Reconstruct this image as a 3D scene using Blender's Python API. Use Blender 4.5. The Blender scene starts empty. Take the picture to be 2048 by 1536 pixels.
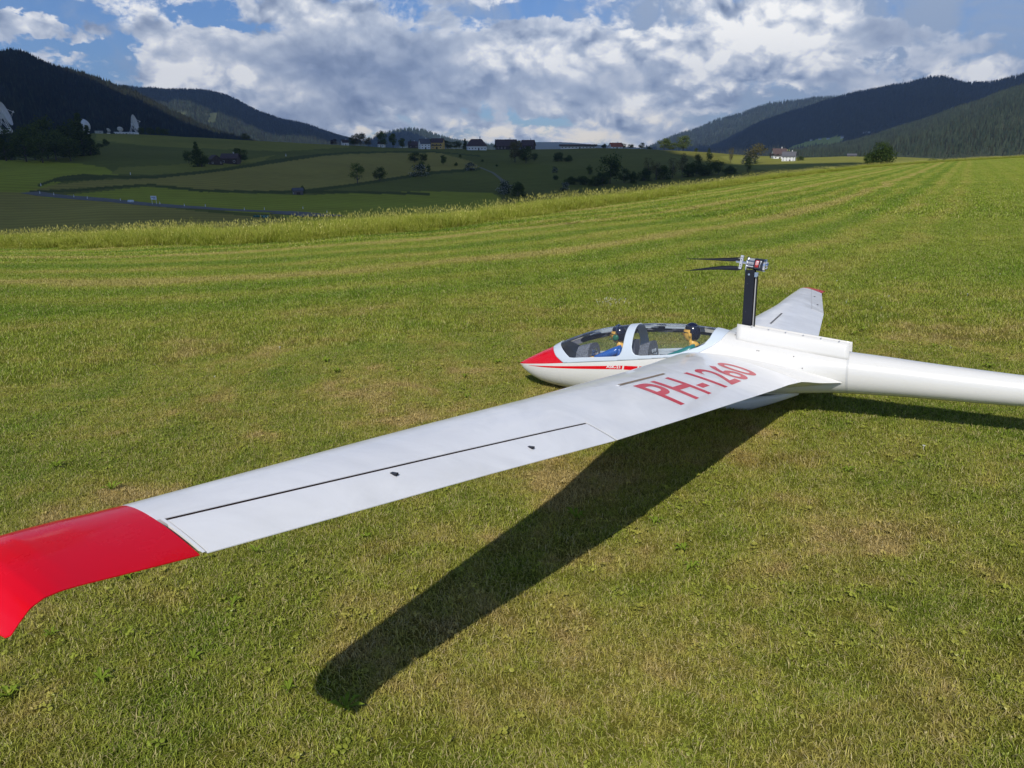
import bpy, bmesh, math, random
import numpy as np
from mathutils import Vector, Matrix, noise as mn

rng = np.random.default_rng(7)
random.seed(7)
SC = bpy.context.scene
COL = SC.collection
R_ = math.radians

# ------------------------------------------------------------------ camera, sky, sun, exposure
F_PX, HZ = 1470.0, 300.0
CAM_Z = 1.046
PITCH = math.atan((768 - HZ) / F_PX)
cd = bpy.data.cameras.new('camera')
cam = bpy.data.objects.new('camera', cd)
COL.objects.link(cam)
cd.sensor_width = 36.0
cd.lens = 36.0 * F_PX / 2048.0
cd.clip_start, cd.clip_end = 0.02, 60000
cam.location = (0, 0, CAM_Z)
cam.rotation_euler = (math.pi / 2 - PITCH, 0, 0)
SC.camera = cam

SUN_AZ, SUN_EL = -166.0, 45.0
sdir = Vector((math.sin(R_(SUN_AZ)) * math.cos(R_(SUN_EL)), math.cos(R_(SUN_AZ)) * math.cos(R_(SUN_EL)), math.sin(R_(SUN_EL))))
sl = bpy.data.lights.new('sun', 'SUN')
sl.energy = 3.7
sl.angle = R_(0.53)
sl.color = (1.0, 0.955, 0.88)
so = bpy.data.objects.new('sun', sl)
COL.objects.link(so)
so.rotation_euler = sdir.to_track_quat('Z', 'Y').to_euler()
SC.view_settings.view_transform = 'Standard'
SC.view_settings.look = 'None'
SC.view_settings.exposure = 0.08
SC.view_settings.gamma = 1.0
SC.view_settings.use_curve_mapping = False
SC.cycles.max_bounces = 6
SC.cycles.diffuse_bounces = 3
SC.cycles.glossy_bounces = 3
SC.cycles.transparent_max_bounces = 12
SC.cycles.volume_bounces = 0
SC.cycles.sample_clamp_indirect = 4.0


def px_dir(u, v):
    a, b = u - 1024.0, 768.0 - v
    s, c = math.sin(PITCH), math.cos(PITCH)
    return np.array([a, b * s + F_PX * c, b * c - F_PX * s])


def px_azel(u, v):
    d = px_dir(u, v)
    return math.atan2(d[0], d[1]), math.atan2(d[2], math.hypot(d[0], d[1]))


class NT:
    """small node-tree helper"""
    def __init__(self, tree):
        self.t = tree
        self.n = tree.nodes
        self.l = tree.links

    def node(self, typ, **kw):
        nd = self.n.new(typ)
        for k, v in kw.items():
            setattr(nd, k, v)
        return nd

    def put(self, sock, val):
        if isinstance(val, bpy.types.NodeSocket):
            self.l.new(val, sock)
        elif val is not None:
            if hasattr(sock.default_value, '__len__') and not hasattr(val, '__len__'):
                val = [val] * len(sock.default_value)
            if hasattr(val, '__len__') and len(sock.default_value) == 4 and len(val) == 3:
                val = (*val, 1.0)
            sock.default_value = val

    def math(self, op, a, b=None, c=None, clamp=False):
        nd = self.node('ShaderNodeMath', operation=op, use_clamp=clamp)
        for i, x in enumerate((a, b, c)):
            if x is not None:
                self.put(nd.inputs[i], x)
        return nd.outputs[0]

    def vmath(self, op, a, b=None, scale=None):
        nd = self.node('ShaderNodeVectorMath', operation=op)
        self.put(nd.inputs[0], a)
        if b is not None:
            self.put(nd.inputs[1], b)
        if scale is not None:
            self.put(nd.inputs['Scale'], scale)
        return nd.outputs[0]

    def noise(self, vec, scale=1.0, detail=4.0, rough=0.5, dist=0.0, lac=2.0):
        nd = self.node('ShaderNodeTexNoise')
        nd.noise_dimensions = '3D'
        self.put(nd.inputs['Vector'], vec)
        self.put(nd.inputs['Scale'], scale)
        self.put(nd.inputs['Detail'], detail)
        self.put(nd.inputs['Roughness'], rough)
        self.put(nd.inputs['Distortion'], dist)
        self.put(nd.inputs['Lacunarity'], lac)
        return nd.outputs[0]

    def ramp(self, fac, stops, interp='LINEAR'):
        nd = self.node('ShaderNodeValToRGB')
        cr = nd.color_ramp
        cr.interpolation = interp
        while len(cr.elements) < len(stops):
            cr.elements.new(0.5)
        for e, (p, c) in zip(cr.elements, stops):
            e.position = p
            e.color = (*c, 1.0) if len(c) == 3 else c
        self.put(nd.inputs[0], fac)
        return nd.outputs[0]

    def mix(self, fac, a, b, mode='MIX'):
        nd = self.node('ShaderNodeMix', data_type='RGBA', blend_type=mode)
        self.put(nd.inputs[0], fac)
        self.put(nd.inputs[6], a)
        self.put(nd.inputs[7], b)
        return nd.outputs[2]

    def smooth(self, x, lo, hi, a=0.0, b=1.0):
        nd = self.node('ShaderNodeMapRange', interpolation_type='SMOOTHSTEP')
        self.put(nd.inputs[0], x)
        for i, q in enumerate((lo, hi, a, b)):
            self.put(nd.inputs[i + 1], q)
        return nd.outputs[0]


def build_world():
    w = bpy.data.worlds.new('World')
    SC.world = w
    w.use_nodes = True
    w.node_tree.nodes.clear()
    T = NT(w.node_tree)
    STR = 0.1
    sky = T.node('ShaderNodeTexSky', sky_type='NISHITA')
    sky.sun_disc = False
    sky.sun_elevation = R_(SUN_EL)
    sky.sun_rotation = R_(SUN_AZ)
    sky.altitude = 900
    sky.air_density = 1.0
    sky.dust_density = 0.7
    sky.ozone_density = 2.0
    tc = T.node('ShaderNodeTexCoord')
    D = tc.outputs['Generated']
    sep = T.node('ShaderNodeSeparateXYZ')
    T.put(sep.inputs[0], D)
    X, Y, Z = sep.outputs
    az = T.math('MULTIPLY', T.math('ARCTAN2', X, Y), 180 / math.pi)
    el = T.math('MULTIPLY', T.math('ARCSINE', Z), 180 / math.pi)
    # stretched direction: clouds seen edge-on are flatter than wide
    zc = T.math('MULTIPLY', T.math('POWER', T.math('MAXIMUM', Z, 0.0), 0.92), 1.30)
    comb = T.node('ShaderNodeCombineXYZ')
    T.put(comb.inputs[0], X); T.put(comb.inputs[1], Y); T.put(comb.inputs[2], zc)
    P = comb.outputs[0]
    def wnoise(vec, sc, det, rough=.55):
        nd = T.node('ShaderNodeTexNoise'); T.put(nd.inputs['Vector'], vec)
        nd.inputs['Scale'].default_value = sc; nd.inputs['Detail'].default_value = det; nd.inputs['Roughness'].default_value = rough
        return T.vmath('SUBTRACT', nd.outputs['Color'], (0.5, 0.5, 0.5))
    P = T.vmath('ADD', P, T.vmath('SCALE', wnoise(P, 9.0, 4), scale=0.045))
    puffw = T.vmath('ADD', P, T.vmath('SCALE', wnoise(P, 30.0, 5, .6), scale=0.030))

    def field(off):
        Q = T.vmath('ADD', P, off)
        big = T.noise(Q, 4.2, 3, 0.5)
        mid = T.noise(Q, 12.0, 8, 0.56, 0.1)
        return T.math('ADD', T.math('MULTIPLY', big, 0.5), T.math('MULTIPLY', mid, 0.75))
    n0 = field((3.1, 1.7, 0.4))
    r0 = T.noise(T.vmath('ADD', P, (9, 2, 1)), 13, 5, 0.5, 0.2)
    rU = T.noise(T.vmath('ADD', P, (9.004, 2, 1.016)), 13, 5, 0.5, 0.2)   # a little higher: lit tops, dark bases
    fine0 = T.noise(puffw, 34, 8, 0.62, 0.15)

    def puff(sc, sm):
        vo = T.node('ShaderNodeTexVoronoi', feature='SMOOTH_F1')
        T.put(vo.inputs['Vector'], puffw); vo.inputs['Scale'].default_value = sc; vo.inputs['Smoothness'].default_value = sm
        return vo.outputs['Distance']
    pf = T.math('ADD', T.math('MULTIPLY', puff(24, .35), .6), T.math('MULTIPLY', puff(52, .3), .4))
    # where the day's big clouds, gaps and grey decks stand: azimuth/elevation in degrees
    ae = T.node('ShaderNodeCombineXYZ'); T.put(ae.inputs[0], az); T.put(ae.inputs[1], el)
    ae = T.vmath('ADD', ae.outputs[0], T.vmath('MULTIPLY', wnoise(P, 14.0, 5, .6), (9.0, 5.5, 0)))

    def blobs(lst):
        acc = None
        for (u, v, su, sv, w) in lst:
            a, e = px_azel(u, v)
            a, e = math.degrees(a), math.degrees(e)
            k = 180 / math.pi / F_PX
            su, sv = su * k, sv * k
            nd = T.node('ShaderNodeVectorMath', operation='MULTIPLY_ADD')
            T.put(nd.inputs[0], ae); nd.inputs[1].default_value = (1 / su, 1 / sv, 0); nd.inputs[2].default_value = (-a / su, -e / sv, 0)
            dt = T.node('ShaderNodeVectorMath', operation='DOT_PRODUCT')
            T.put(dt.inputs[0], nd.outputs[0]); T.put(dt.inputs[1], nd.outputs[0])
            ex = T.math('POWER', 0.367879, dt.outputs['Value'])
            acc = T.math('MULTIPLY_ADD', ex, w, 0.0 if acc is None else acc)
        return acc
    cov = blobs([
        (640, 90, 420, 90, .20), (70, 55, 85, 26, .24), (350, 165, 110, 34, .22), (520, 215, 120, 40, .16),
        (1010, 125, 150, 60, .18), (1480, 105, 230, 80, .26), (860, 262, 300, 22, .16), (1200, 245, 180, 34, .16), (1720, 80, 120, 40, .16), (800, 170, 300, 60, .16),
        (1990, 150, 60, 20, .20), (1740, 175, 40, 10, .14), (105, 130, 40, 14, .14), (195, 140, 30, 10, .14),
        (165, 70, 50, 60, -.22), (30, 8, 90, 16, -.18), (215, 150, 50, 28, -.16), (440, 42, 50, 16, -.24), (60, 100, 130, 14, -.16),
        (1080, 22, 120, 20, -.20), (1075, 232, 70, 14, -.20), (1240, 55, 50, 18, -.12),
        (1890, 20, 120, 22, -.18), (1810, 125, 120, 14, -.14), (1560, 225, 160, 16, -.20), (1650, 180, 90, 16, -.14), (1340, 250, 70, 14, -.12)])
    bri = blobs([
        (1500, 85, 200, 75, .50), (1430, 150, 100, 30, .16), (1010, 125, 95, 36, .36), (345, 168, 110, 36, .50), (70, 52, 90, 26, .22),
        (600, 30, 300, 40, .16), (300, 60, 130, 50, .14), (860, 268, 260, 16, .28), (1190, 235, 150, 26, .26), (1990, 150, 70, 20, .25), (1280, 95, 120, 50, .14), (820, 232, 70, 9, .26),
        (570, 200, 90, 24, .20), (980, 265, 60, 12, .12), (1210, 70, 60, 30, .08),
        (730, 165, 180, 75, -.26), (640, 95, 110, 28, -.14), (470, 130, 130, 20, -.10), (1000, 172, 90, 13, -.26), (1440, 187, 170, 12, -.44), (680, 235, 110, 26, -.22), (880, 90, 100, 60, -.04),
        (1780, 70, 120, 40, -.16), (1230, 160, 90, 16, -.14), (1380, 258, 60, 14, -.18), (800, 256, 40, 6, -.25), (1330, 30, 50, 36, -.12), (1740, 40, 40, 60, -.12)])
    e_fall = T.math('MULTIPLY', T.smooth(el, 9.0, 40.0), 0.13)      # overhead one sees between the clouds
    dens = T.math('SUBTRACT', T.math('ADD', n0, cov), e_fall)
    mask = T.smooth(T.math('ADD', dens, T.math('MULTIPLY', T.math('SUBTRACT', fine0, 0.5), 0.30)), 0.61, 0.72)
    relief = T.math('MULTIPLY', T.math('SUBTRACT', r0, rU), 3.4)
    crisp = T.smooth(bri, -.05, .25, .35, 1.0)            # sunlit towers are crisp, grey decks soft
    lum = T.math('ADD', T.math('ADD', 0.65, bri), T.math('MULTIPLY', relief, crisp))
    lum = T.math('ADD', lum, T.math('MULTIPLY', T.math('MULTIPLY', T.math('SUBTRACT', .36, pf), 1.15), crisp))
    lum = T.math('ADD', lum, T.math('MULTIPLY', T.math('MULTIPLY', T.math('SUBTRACT', fine0, 0.5), 0.5), crisp))
    lum = T.math('ADD', lum, T.math('MULTIPLY', T.math('SUBTRACT', n0, 0.62), .35))
    lum = T.math('ADD', lum, T.smooth(dens, .80, .60, 0, .12))
    ccol = T.ramp(lum, [(0.0, (.17, .22, .34)), (0.30, (.34, .41, .55)), (0.55, (.58, .65, .77)), (0.78, (.92, .95, 1.0)), (1.0, (1.32, 1.30, 1.24))])
    # low clouds pick up a little warmth through the long air path
    warm = T.math('MULTIPLY', T.smooth(el, 3.5, 0.3), T.smooth(lum, 0.6, 0.95))
    ccol = T.mix(T.math('MULTIPLY', warm, 0.8), ccol, (1.2, 1.06, .82))
    # thin veil
    veil = T.math('MULTIPLY', T.smooth(T.math('ADD', T.noise(P, 7.0, 7, 0.6, 0.6), T.smooth(az, -10, 30, -.05, .10)), 0.40, 0.66), 0.85)
    blue = T.mix(1.0, sky.outputs[0], (0.58, 0.76, 1.06), 'MULTIPLY')
    vs = T.mix(T.math('MULTIPLY', veil, T.smooth(el, 30.0, 8.0)), blue, (4.2, 5.0, 6.3))
    cc = T.mix(1.0, ccol, (1 / STR,) * 3, 'MULTIPLY')
    fin = T.mix(mask, vs, cc)
    # below the horizon: plain ground-coloured distance
    fin = T.mix(T.smooth(Z, -0.02, -0.06), fin, (0.9, 1.0, 0.9))
    bg = T.node('ShaderNodeBackground')
    T.put(bg.inputs[0], fin)
    bg.inputs[1].default_value = STR
    out = T.node('ShaderNodeOutputWorld')
    T.l.new(bg.outputs[0], out.inputs[0])
    w.cycles.sampling_method = 'MANUAL'
    w.cycles.sample_map_resolution = 1024


build_world()

# ------------------------------------------------------------------ small helpers
def mat(name, color=(.8, .8, .8), rough=.5, metal=0.0, spec=.5, coat=0.0, fn=None):
    m = bpy.data.materials.new(name)
    m.use_nodes = True
    b = m.node_tree.nodes['Principled BSDF']
    b.inputs['Base Color'].default_value = (*color, 1)
    b.inputs['Roughness'].default_value = rough
    b.inputs['Metallic'].default_value = metal
    b.inputs['Specular IOR Level'].default_value = spec
    b.inputs['Coat Weight'].default_value = coat
    b.inputs['Coat Roughness'].default_value = 0.05
    if fn:
        fn(NT(m.node_tree), b)
    return m


def mesh_from(name, verts, faces, mats=(), smooth=False, midx=None):
    me = bpy.data.meshes.new(name)
    me.from_pydata([tuple(map(float, v)) for v in verts] if not isinstance(verts, np.ndarray) else verts.tolist(), [], faces if not isinstance(faces, np.ndarray) else faces.tolist())
    for m in mats:
        me.materials.append(m)
    if midx is not None:
        me.polygons.foreach_set('material_index', np.asarray(midx, dtype=np.int32))
    if smooth:
        me.polygons.foreach_set('use_smooth', np.ones(len(me.polygons), dtype=bool))
    me.update()
    return me


def link(name, me, parent=None, label=None, cat=None, group=None, kind=None):
    o = bpy.data.objects.new(name, me)
    COL.objects.link(o)
    if parent is not None:
        o.parent = parent
    return tag(o, label, cat, group, kind)


def tag(o, label=None, cat=None, group=None, kind=None):
    for k, v in (('label', label), ('category', cat), ('group', group), ('kind', kind)):
        if v:
            o[k] = v
    return o


def empty(name, label, cat, loc=(0, 0, 0), rz=0.0, group=None):
    o = bpy.data.objects.new(name, None)
    COL.objects.link(o)
    o.location = loc
    o.rotation_euler = (0, 0, rz)
    o.empty_display_size = .1
    return tag(o, label, cat, group)


class MB:
    """collects simple solids into one mesh"""
    def __init__(self):
        self.v, self.f = [], []

    def add(self, vs, fs):
        n = len(self.v)
        self.v += [tuple(map(float, p)) for p in vs]
        self.f += [tuple(i + n for i in f) for f in fs]
        return self

    def box(self, c, s, rot=None):
        h = Vector(s) / 2
        vs = []
        for z in (-1, 1):
            for x, y in ((-1, -1), (1, -1), (1, 1), (-1, 1)):
                p = Vector((x * h.x, y * h.y, z * h.z))
                if rot is not None:
                    p = rot @ p
                vs.append(p + Vector(c))
        return self.add(vs, [(3, 2, 1, 0), (4, 5, 6, 7), (0, 1, 5, 4), (1, 2, 6, 5), (2, 3, 7, 6), (3, 0, 4, 7)])

    def tube(self, pts, rad, n=8, cap=True):
        pts = [Vector(p) for p in pts]
        if not hasattr(rad, '__len__'):
            rad = [rad] * len(pts)
        vs, fs = [], []
        up = None
        for i, p in enumerate(pts):
            d = (pts[min(i + 1, len(pts) - 1)] - pts[max(i - 1, 0)]).normalized()
            if up is None:
                up = d.orthogonal().normalized()
            up = (up - d * up.dot(d)).normalized()
            w = d.cross(up)
            for k in range(n):
                a = 2 * math.pi * k / n
                vs.append(p + (up * math.cos(a) + w * math.sin(a)) * rad[i])
        for i in range(len(pts) - 1):
            for k in range(n):
                a, b = i * n + k, i * n + (k + 1) % n
                fs.append((a, b, b + n, a + n))
        if cap:
            fs.append(tuple(range(n))[::-1])
            fs.append(tuple((len(pts) - 1) * n + k for k in range(n)))
        return self.add(vs, fs)

    def ball(self, c, r, nu=12, nv=8, sq=(1, 1, 1)):
        vs, fs = [], []
        for j in range(nv + 1):
            t = math.pi * j / nv
            for i in range(nu):
                a = 2 * math.pi * i / nu
                vs.append((c[0] + r * sq[0] * math.sin(t) * math.cos(a), c[1] + r * sq[1] * math.sin(t) * math.sin(a), c[2] + r * sq[2] * math.cos(t)))
        for j in range(nv):
            for i in range(nu):
                a, b = j * nu + i, j * nu + (i + 1) % nu
                fs.append((a, a + nu, b + nu, b))
        return self.add(vs, fs)

    def mesh(self, name, m, smooth=False):
        me = mesh_from(name, self.v, self.f, [m] if m else [], smooth)
        return me


# ------------------------------------------------------------------ terrain height (metres, polar about the photographer)
TILT_X, TILT_Y = 0.045, -0.022


def plane_z(x, y):
    xs = 6.0 * np.tanh((x - .99) / 6.0)
    ys = 6.0 * np.tanh((y - 2.94) / 6.0)
    return TILT_X * xs + TILT_Y * ys


def az_of(u, v=350):
    return px_azel(u, v)[0]


def tan_of(u, v):
    d = px_dir(u, v)
    return d[2] / math.hypot(d[0], d[1])


EDGE = [(-1200, 520, 26), (-400, 512, 26), (0, 499, 23), (250, 493, 18), (600, 481, 14.5), (850, 461, 14.5), (1024, 436, 16), (1280, 401, 20.5),
        (1420, 377, 27), (1536, 359, 36), (1650, 345, 50), (1750, 334, 66), (1900, 323, 80), (2048, 315, 92), (2500, 300, 100), (3300, 290, 100)]
_ea = np.array([az_of(u) for u, v, r in EDGE])
_er = np.array([r for u, v, r in EDGE], float)
_ez = np.array([CAM_Z + r * tan_of(u, v) for u, v, r in EDGE])
# beyond the picture, all round: a level field
_ea = np.concatenate([[-math.pi, -2.0, -1.4], _ea, [1.5, 2.0, math.pi]])
_er = np.concatenate([[60, 60, 40], _er, [90, 60, 60]])
_ez = np.concatenate([[0, 0, -.3], _ez, [1.0, .6, 0]])


def smooth_interp(x, xp, fp):
    # monotone cubic (PCHIP)
    xp = np.asarray(xp, float); fp = np.asarray(fp, float)
    h = np.diff(xp); dl = np.diff(fp) / h
    m = np.zeros(len(xp))
    m[0], m[-1] = dl[0], dl[-1]
    for i in range(1, len(xp) - 1):
        if dl[i - 1] * dl[i] > 0:
            w1, w2 = 2 * h[i] + h[i - 1], h[i] + 2 * h[i - 1]
            m[i] = (w1 + w2) / (w1 / dl[i - 1] + w2 / dl[i])
    x = np.clip(x, xp[0], xp[-1])
    k = np.clip(np.searchsorted(xp, x) - 1, 0, len(xp) - 2)
    t = (x - xp[k]) / h[k]
    return ((2 * t**3 - 3 * t**2 + 1) * fp[k] + (t**3 - 2 * t**2 + t) * h[k] * m[k] + (-2 * t**3 + 3 * t**2) * fp[k + 1] + (t**3 - t**2) * h[k] * m[k + 1])


def edge_r(a):
    return smooth_interp(a, _ea, _er)


def edge_z(a):
    return smooth_interp(a, _ea, _ez)


RV = [230, 300, 380, 480, 600, 750, 900]
VROWS = {-900: (500, 450, 420, 370, 325, 318, 312), -300: (490, 445, 410, 360, 325, 316, 310), 0: (481, 441, 402, 350, 323, 312, 300), 100: (472, 432, 396, 350, 324, 308, 290), 200: (462, 422, 390, 350, 318, 290, 267), 300: (455, 418, 388, 350, 318, 292, 269),
         400: (450, 415, 386, 348, 318, 295, 274), 600: (452, 420, 390, 360, 330, 303, 286), 800: (462, 428, 400, 370, 338, 312, 297.5),
         1000: (455, 430, 410, 382, 345, 313, 299), 1200: (455, 440, 420, 390, 348, 312, 297), 1300: (450, 440, 420, 388, 347, 315, 299), 1400: (440, 430, 415, 380, 345, 320, 305),
         1500: (420, 410, 395, 365, 338, 322, 312), 1600: (390, 380, 370, 350, 331, 321, 316), 1700: (360, 354, 346, 334, 325, 318, 313),
         1800: (350, 346, 340, 333, 326, 320, 315), 1900: (345, 342, 338, 333, 328, 323, 319), 2048: (345, 342, 338, 336, 333, 330, 327), 2600: (345, 342, 338, 336, 333, 330, 327)}
_va = np.array([az_of(u) for u in VROWS])
_vz = np.array([[CAM_Z + r * tan_of(u, v) for r, v in zip(RV, row)] for u, row in VROWS.items()])


def fbm2(x, y, s, seed=0, octv=4):
    """vector value-noise sum, cheap and repeatable"""
    out = np.zeros_like(x, float)
    amp = 1.0
    for o in range(octv):
        xs, ys = x / s, y / s
        xi, yi = np.floor(xs), np.floor(ys)
        xf, yf = xs - xi, ys - yi
        xf = xf * xf * (3 - 2 * xf); yf = yf * yf * (3 - 2 * yf)

        def hsh(a, b):
            q = np.sin(a * 127.1 + b * 311.7 + seed * 74.7 + o * 19.19) * 43758.5453
            return q - np.floor(q)
        v = (hsh(xi, yi) * (1 - xf) + hsh(xi + 1, yi) * xf) * (1 - yf) + (hsh(xi, yi + 1) * (1 - xf) + hsh(xi + 1, yi + 1) * xf) * yf
        out += amp * (v - .5)
        amp *= .5
        s = s / 2.03
    return out


def ground_z(x, y):
    x = np.atleast_1d(np.asarray(x, float)); y = np.atleast_1d(np.asarray(y, float))
    a = np.arctan2(x, y); r = np.hypot(x, y)
    er, ez = edge_r(a), edge_z(a)
    # near field: local plane blending to the edge height
    zp = plane_z(x, y)
    t = np.clip((r - 3.6) / np.maximum(er - 3.6, .1), 0, 1)
    w = t * t * (3 - 2 * t)
    # straight ramp from the plane value at 3.6 m to the edge value
    s36 = 3.6 / np.maximum(r, 3.6)
    z36 = plane_z(x * s36, y * s36)
    zr = z36 + (ez - z36) * t
    near = zp * (1 - w) + zr * w
    near = np.where(r < 3.6, zp, near)
    near = near + fbm2(x, y, 2.2, 3, 2) * .014 * np.clip((r - 2.5) / 3, 0, 1)
    # beyond: fall into the valley
    rows = np.array([np.interp(a, _va, _vz[:, i]) for i in range(len(RV))])
    inv = np.clip(1.0 - (np.abs(a) - 1.15) / .5, 0, 1)
    rs = [0.0, 4.0, 60.0, 120.0] + [q - 0.0 for q in RV]
    far = np.zeros_like(r)
    # piecewise (in r) through edge, edge+4, ..., rows
    P0 = ez
    P1 = ez - .22
    base120 = np.minimum(rows[0], CAM_Z + (rows[0] - CAM_Z) * .62)
    pts_r = [er, er + 4.0, np.maximum(er + 25, 75.0), np.maximum(er + 60, 130.0)] + [np.full_like(r, q) for q in RV] + [np.full_like(r, 1050.), np.full_like(r, 1400.), np.full_like(r, 12000.)]
    z75 = CAM_Z + (base120 - CAM_Z) * .62
    z75 = np.minimum(z75, ez - .22 - .05 * (pts_r[2] - er))
    base120 = np.minimum(base120, z75 - .5)
    pts_z = [P0, P1, z75, base120] + [rows[i] for i in range(len(RV))] + [rows[-1] - 3.0, rows[-1] - 22.0, np.full_like(r, -60.0)]
    far[:] = pts_z[-1]
    for i in range(len(pts_r) - 1):
        m = (r >= pts_r[i]) & (r < pts_r[i + 1])
        if not m.any():
            continue
        q = ((r - pts_r[i]) / np.maximum(pts_r[i + 1] - pts_r[i], 1e-3))[m]
        if i >= 1:
            # cubic with finite-difference slopes
            def slope(k):
                k0, k1 = max(k - 1, 1), min(k + 1, len(pts_r) - 1)
                return (pts_z[k1] - pts_z[k0]) / np.maximum(pts_r[k1] - pts_r[k0], 1e-3)
            h = (pts_r[i + 1] - pts_r[i])[m]
            m0, m1 = slope(i)[m] * h, slope(i + 1)[m] * h
            far[m] = (2 * q**3 - 3 * q**2 + 1) * pts_z[i][m] + (q**3 - 2 * q**2 + q) * m0 + (-2 * q**3 + 3 * q**2) * pts_z[i + 1][m] + (q**3 - q**2) * m1
        else:
            far[m] = pts_z[i][m] * (1 - q) + pts_z[i + 1][m] * q
    far = far + fbm2(x, y, 120, 5, 4) * np.clip((r - 150) / 300, 0, 1) * 1.6
    far = np.where(np.abs(a) > 1.15, far * inv + (1 - inv) * (ez - np.clip((r - er) / 200, 0, 1) * 4), far)
    return np.where(r <= er, near, far)


def gz(x, y):
    return float(ground_z(x, y)[0])


def ground_at(u, v, rmin=150., rmax=1040.):
    """where the sight line through picture point (u, v) meets the terrain"""
    d = px_dir(u, v); h = math.hypot(d[0], d[1])
    rs = np.geomspace(rmin, rmax, 900)
    xs, ys = d[0] / h * rs, d[1] / h * rs
    zs = CAM_Z + rs * d[2] / h
    g = ground_z(xs, ys)
    k = np.nonzero(g >= zs)[0]
    i = k[0] if len(k) else int(np.argmin(zs - g))
    return np.array([xs[i], ys[i], g[i]]), rs[i]


# ------------------------------------------------------------------ materials of the ground
def turf_color(T, pos, far_boost=False):
    """patchy mown turf: greens, yellowed and rusty dry patches, mower tracks"""
    sep = T.node('ShaderNodeSeparateXYZ'); T.put(sep.inputs[0], pos)
    flat = T.node('ShaderNodeCombineXYZ')
    T.put(flat.inputs[0], sep.outputs[0]); T.put(flat.inputs[1], sep.outputs[1])
    p = flat.outputs[0]
    n1 = T.noise(p, 0.55, 5, .6, .4)
    n2 = T.noise(T.vmath('ADD', p, (7, 3, 0)), 2.6, 5, .62, .5)
    n3 = T.noise(T.vmath('ADD', p, (1, 9, 0)), 9.0, 3, .6)
    dn_ = T.node('ShaderNodeVectorMath', operation='LENGTH'); T.put(dn_.inputs[0], p)
    patchy = T.smooth(dn_.outputs['Value'], 3.0, 8.0, 1.0, .36)
    dry = T.math('ADD', T.math('ADD', T.math('MULTIPLY', T.math('SUBTRACT', n1, .5), .8), T.math('MULTIPLY', T.math('SUBTRACT', n2, .5), .55)), T.math('MULTIPLY', T.math('SUBTRACT', n3, .5), .25))
    dry = T.math('ADD', T.math('MULTIPLY', dry, patchy), T.smooth(dn_.outputs['Value'], 2.5, 6.0, .895, .862))
    # mower tracks: arcs about a point out to the left, bending along the field edge
    wob = T.noise(p, .35, 2, .5)
    px_, py_ = sep.outputs[0], sep.outputs[1]
    soft = T.math('LOGARITHM', T.math('ADD', 1.0, T.math('EXPONENT', T.math('MULTIPLY', T.math('SUBTRACT', px_, 2.0), .45))), math.e)
    gbend = T.math('ADD', T.math('MULTIPLY', px_, -.10), T.math('MULTIPLY', soft, 1.78 / .45))
    rad = T.math('ADD', T.math('SUBTRACT', py_, gbend), T.math('MULTIPLY', wob, 1.5))
    w1 = T.math('SINE', T.math('MULTIPLY', rad, 2 * math.pi / 1.3))
    w2 = T.math('SINE', T.math('MULTIPLY', rad, 2 * math.pi / 3.7))
    stripe = T.math('ADD', T.math('MULTIPLY', w1, .6), T.math('MULTIPLY', w2, .4))
    dist = T.node('ShaderNodeVectorMath', operation='LENGTH'); T.put(dist.inputs[0], p)
    sfar = T.smooth(dist.outputs['Value'], 3.5, 8.0)
    st = T.math('MULTIPLY', T.math('MULTIPLY', T.math('MULTIPLY', stripe, sfar), T.math('MULTIPLY', T.math('ADD', wob, .55), T.smooth(rad, 2.5, 7.5, .22, 1.0))), .155)
    dry = T.math('ADD', dry, st)
    c = T.ramp(dry, [(0.56, (.080, .135, .012)), (0.76, (.140, .178, .020)), (0.88, (.205, .212, .032)), (0.95, (.260, .225, .052)), (1.02, (.310, .235, .085))])
    rust = T.math('MULTIPLY', T.smooth(T.noise(T.vmath('ADD', p, (4, 4, 0)), 1.5, 4, .65, .6), .56, .72), T.smooth(dn_.outputs['Value'], 3.0, 6.0, .55, .12))
    c = T.mix(rust, c, (.215, .135, .042))
    # further off the sward looks a purer yellow green
    c = T.mix(T.math('MULTIPLY', T.smooth(dist.outputs['Value'], 2.5, 7.0), .45), c, T.mix(1.0, c, (.80, 1.12, .62), 'MULTIPLY'))
    return c, dist.outputs['Value'], p


def m_turf_ground():
    def fn(T, b):
        g = T.node('ShaderNodeNewGeometry')
        c, dist, p = turf_color(T, g.outputs['Position'])
        fine = T.noise(p, 160, 3, .7)
        mid = T.noise(p, 30, 4, .7)
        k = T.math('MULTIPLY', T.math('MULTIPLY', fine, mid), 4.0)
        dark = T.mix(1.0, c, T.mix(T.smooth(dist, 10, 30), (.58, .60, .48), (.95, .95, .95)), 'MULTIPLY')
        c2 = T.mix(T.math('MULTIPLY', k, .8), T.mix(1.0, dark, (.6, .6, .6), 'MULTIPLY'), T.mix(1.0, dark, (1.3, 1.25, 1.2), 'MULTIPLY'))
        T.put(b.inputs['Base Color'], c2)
        b.inputs['Roughness'].default_value = .9
        b.inputs['Specular IOR Level'].default_value = .1
        bp = T.node('ShaderNodeBump'); bp.inputs['Strength'].default_value = .6; bp.inputs['Distance'].default_value = .02
        T.put(bp.inputs['Height'], T.math('ADD', fine, mid))
        T.l.new(bp.outputs[0], b.inputs['Normal'])
    return mat('turf_soil', rough=.9, fn=fn)


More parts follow.
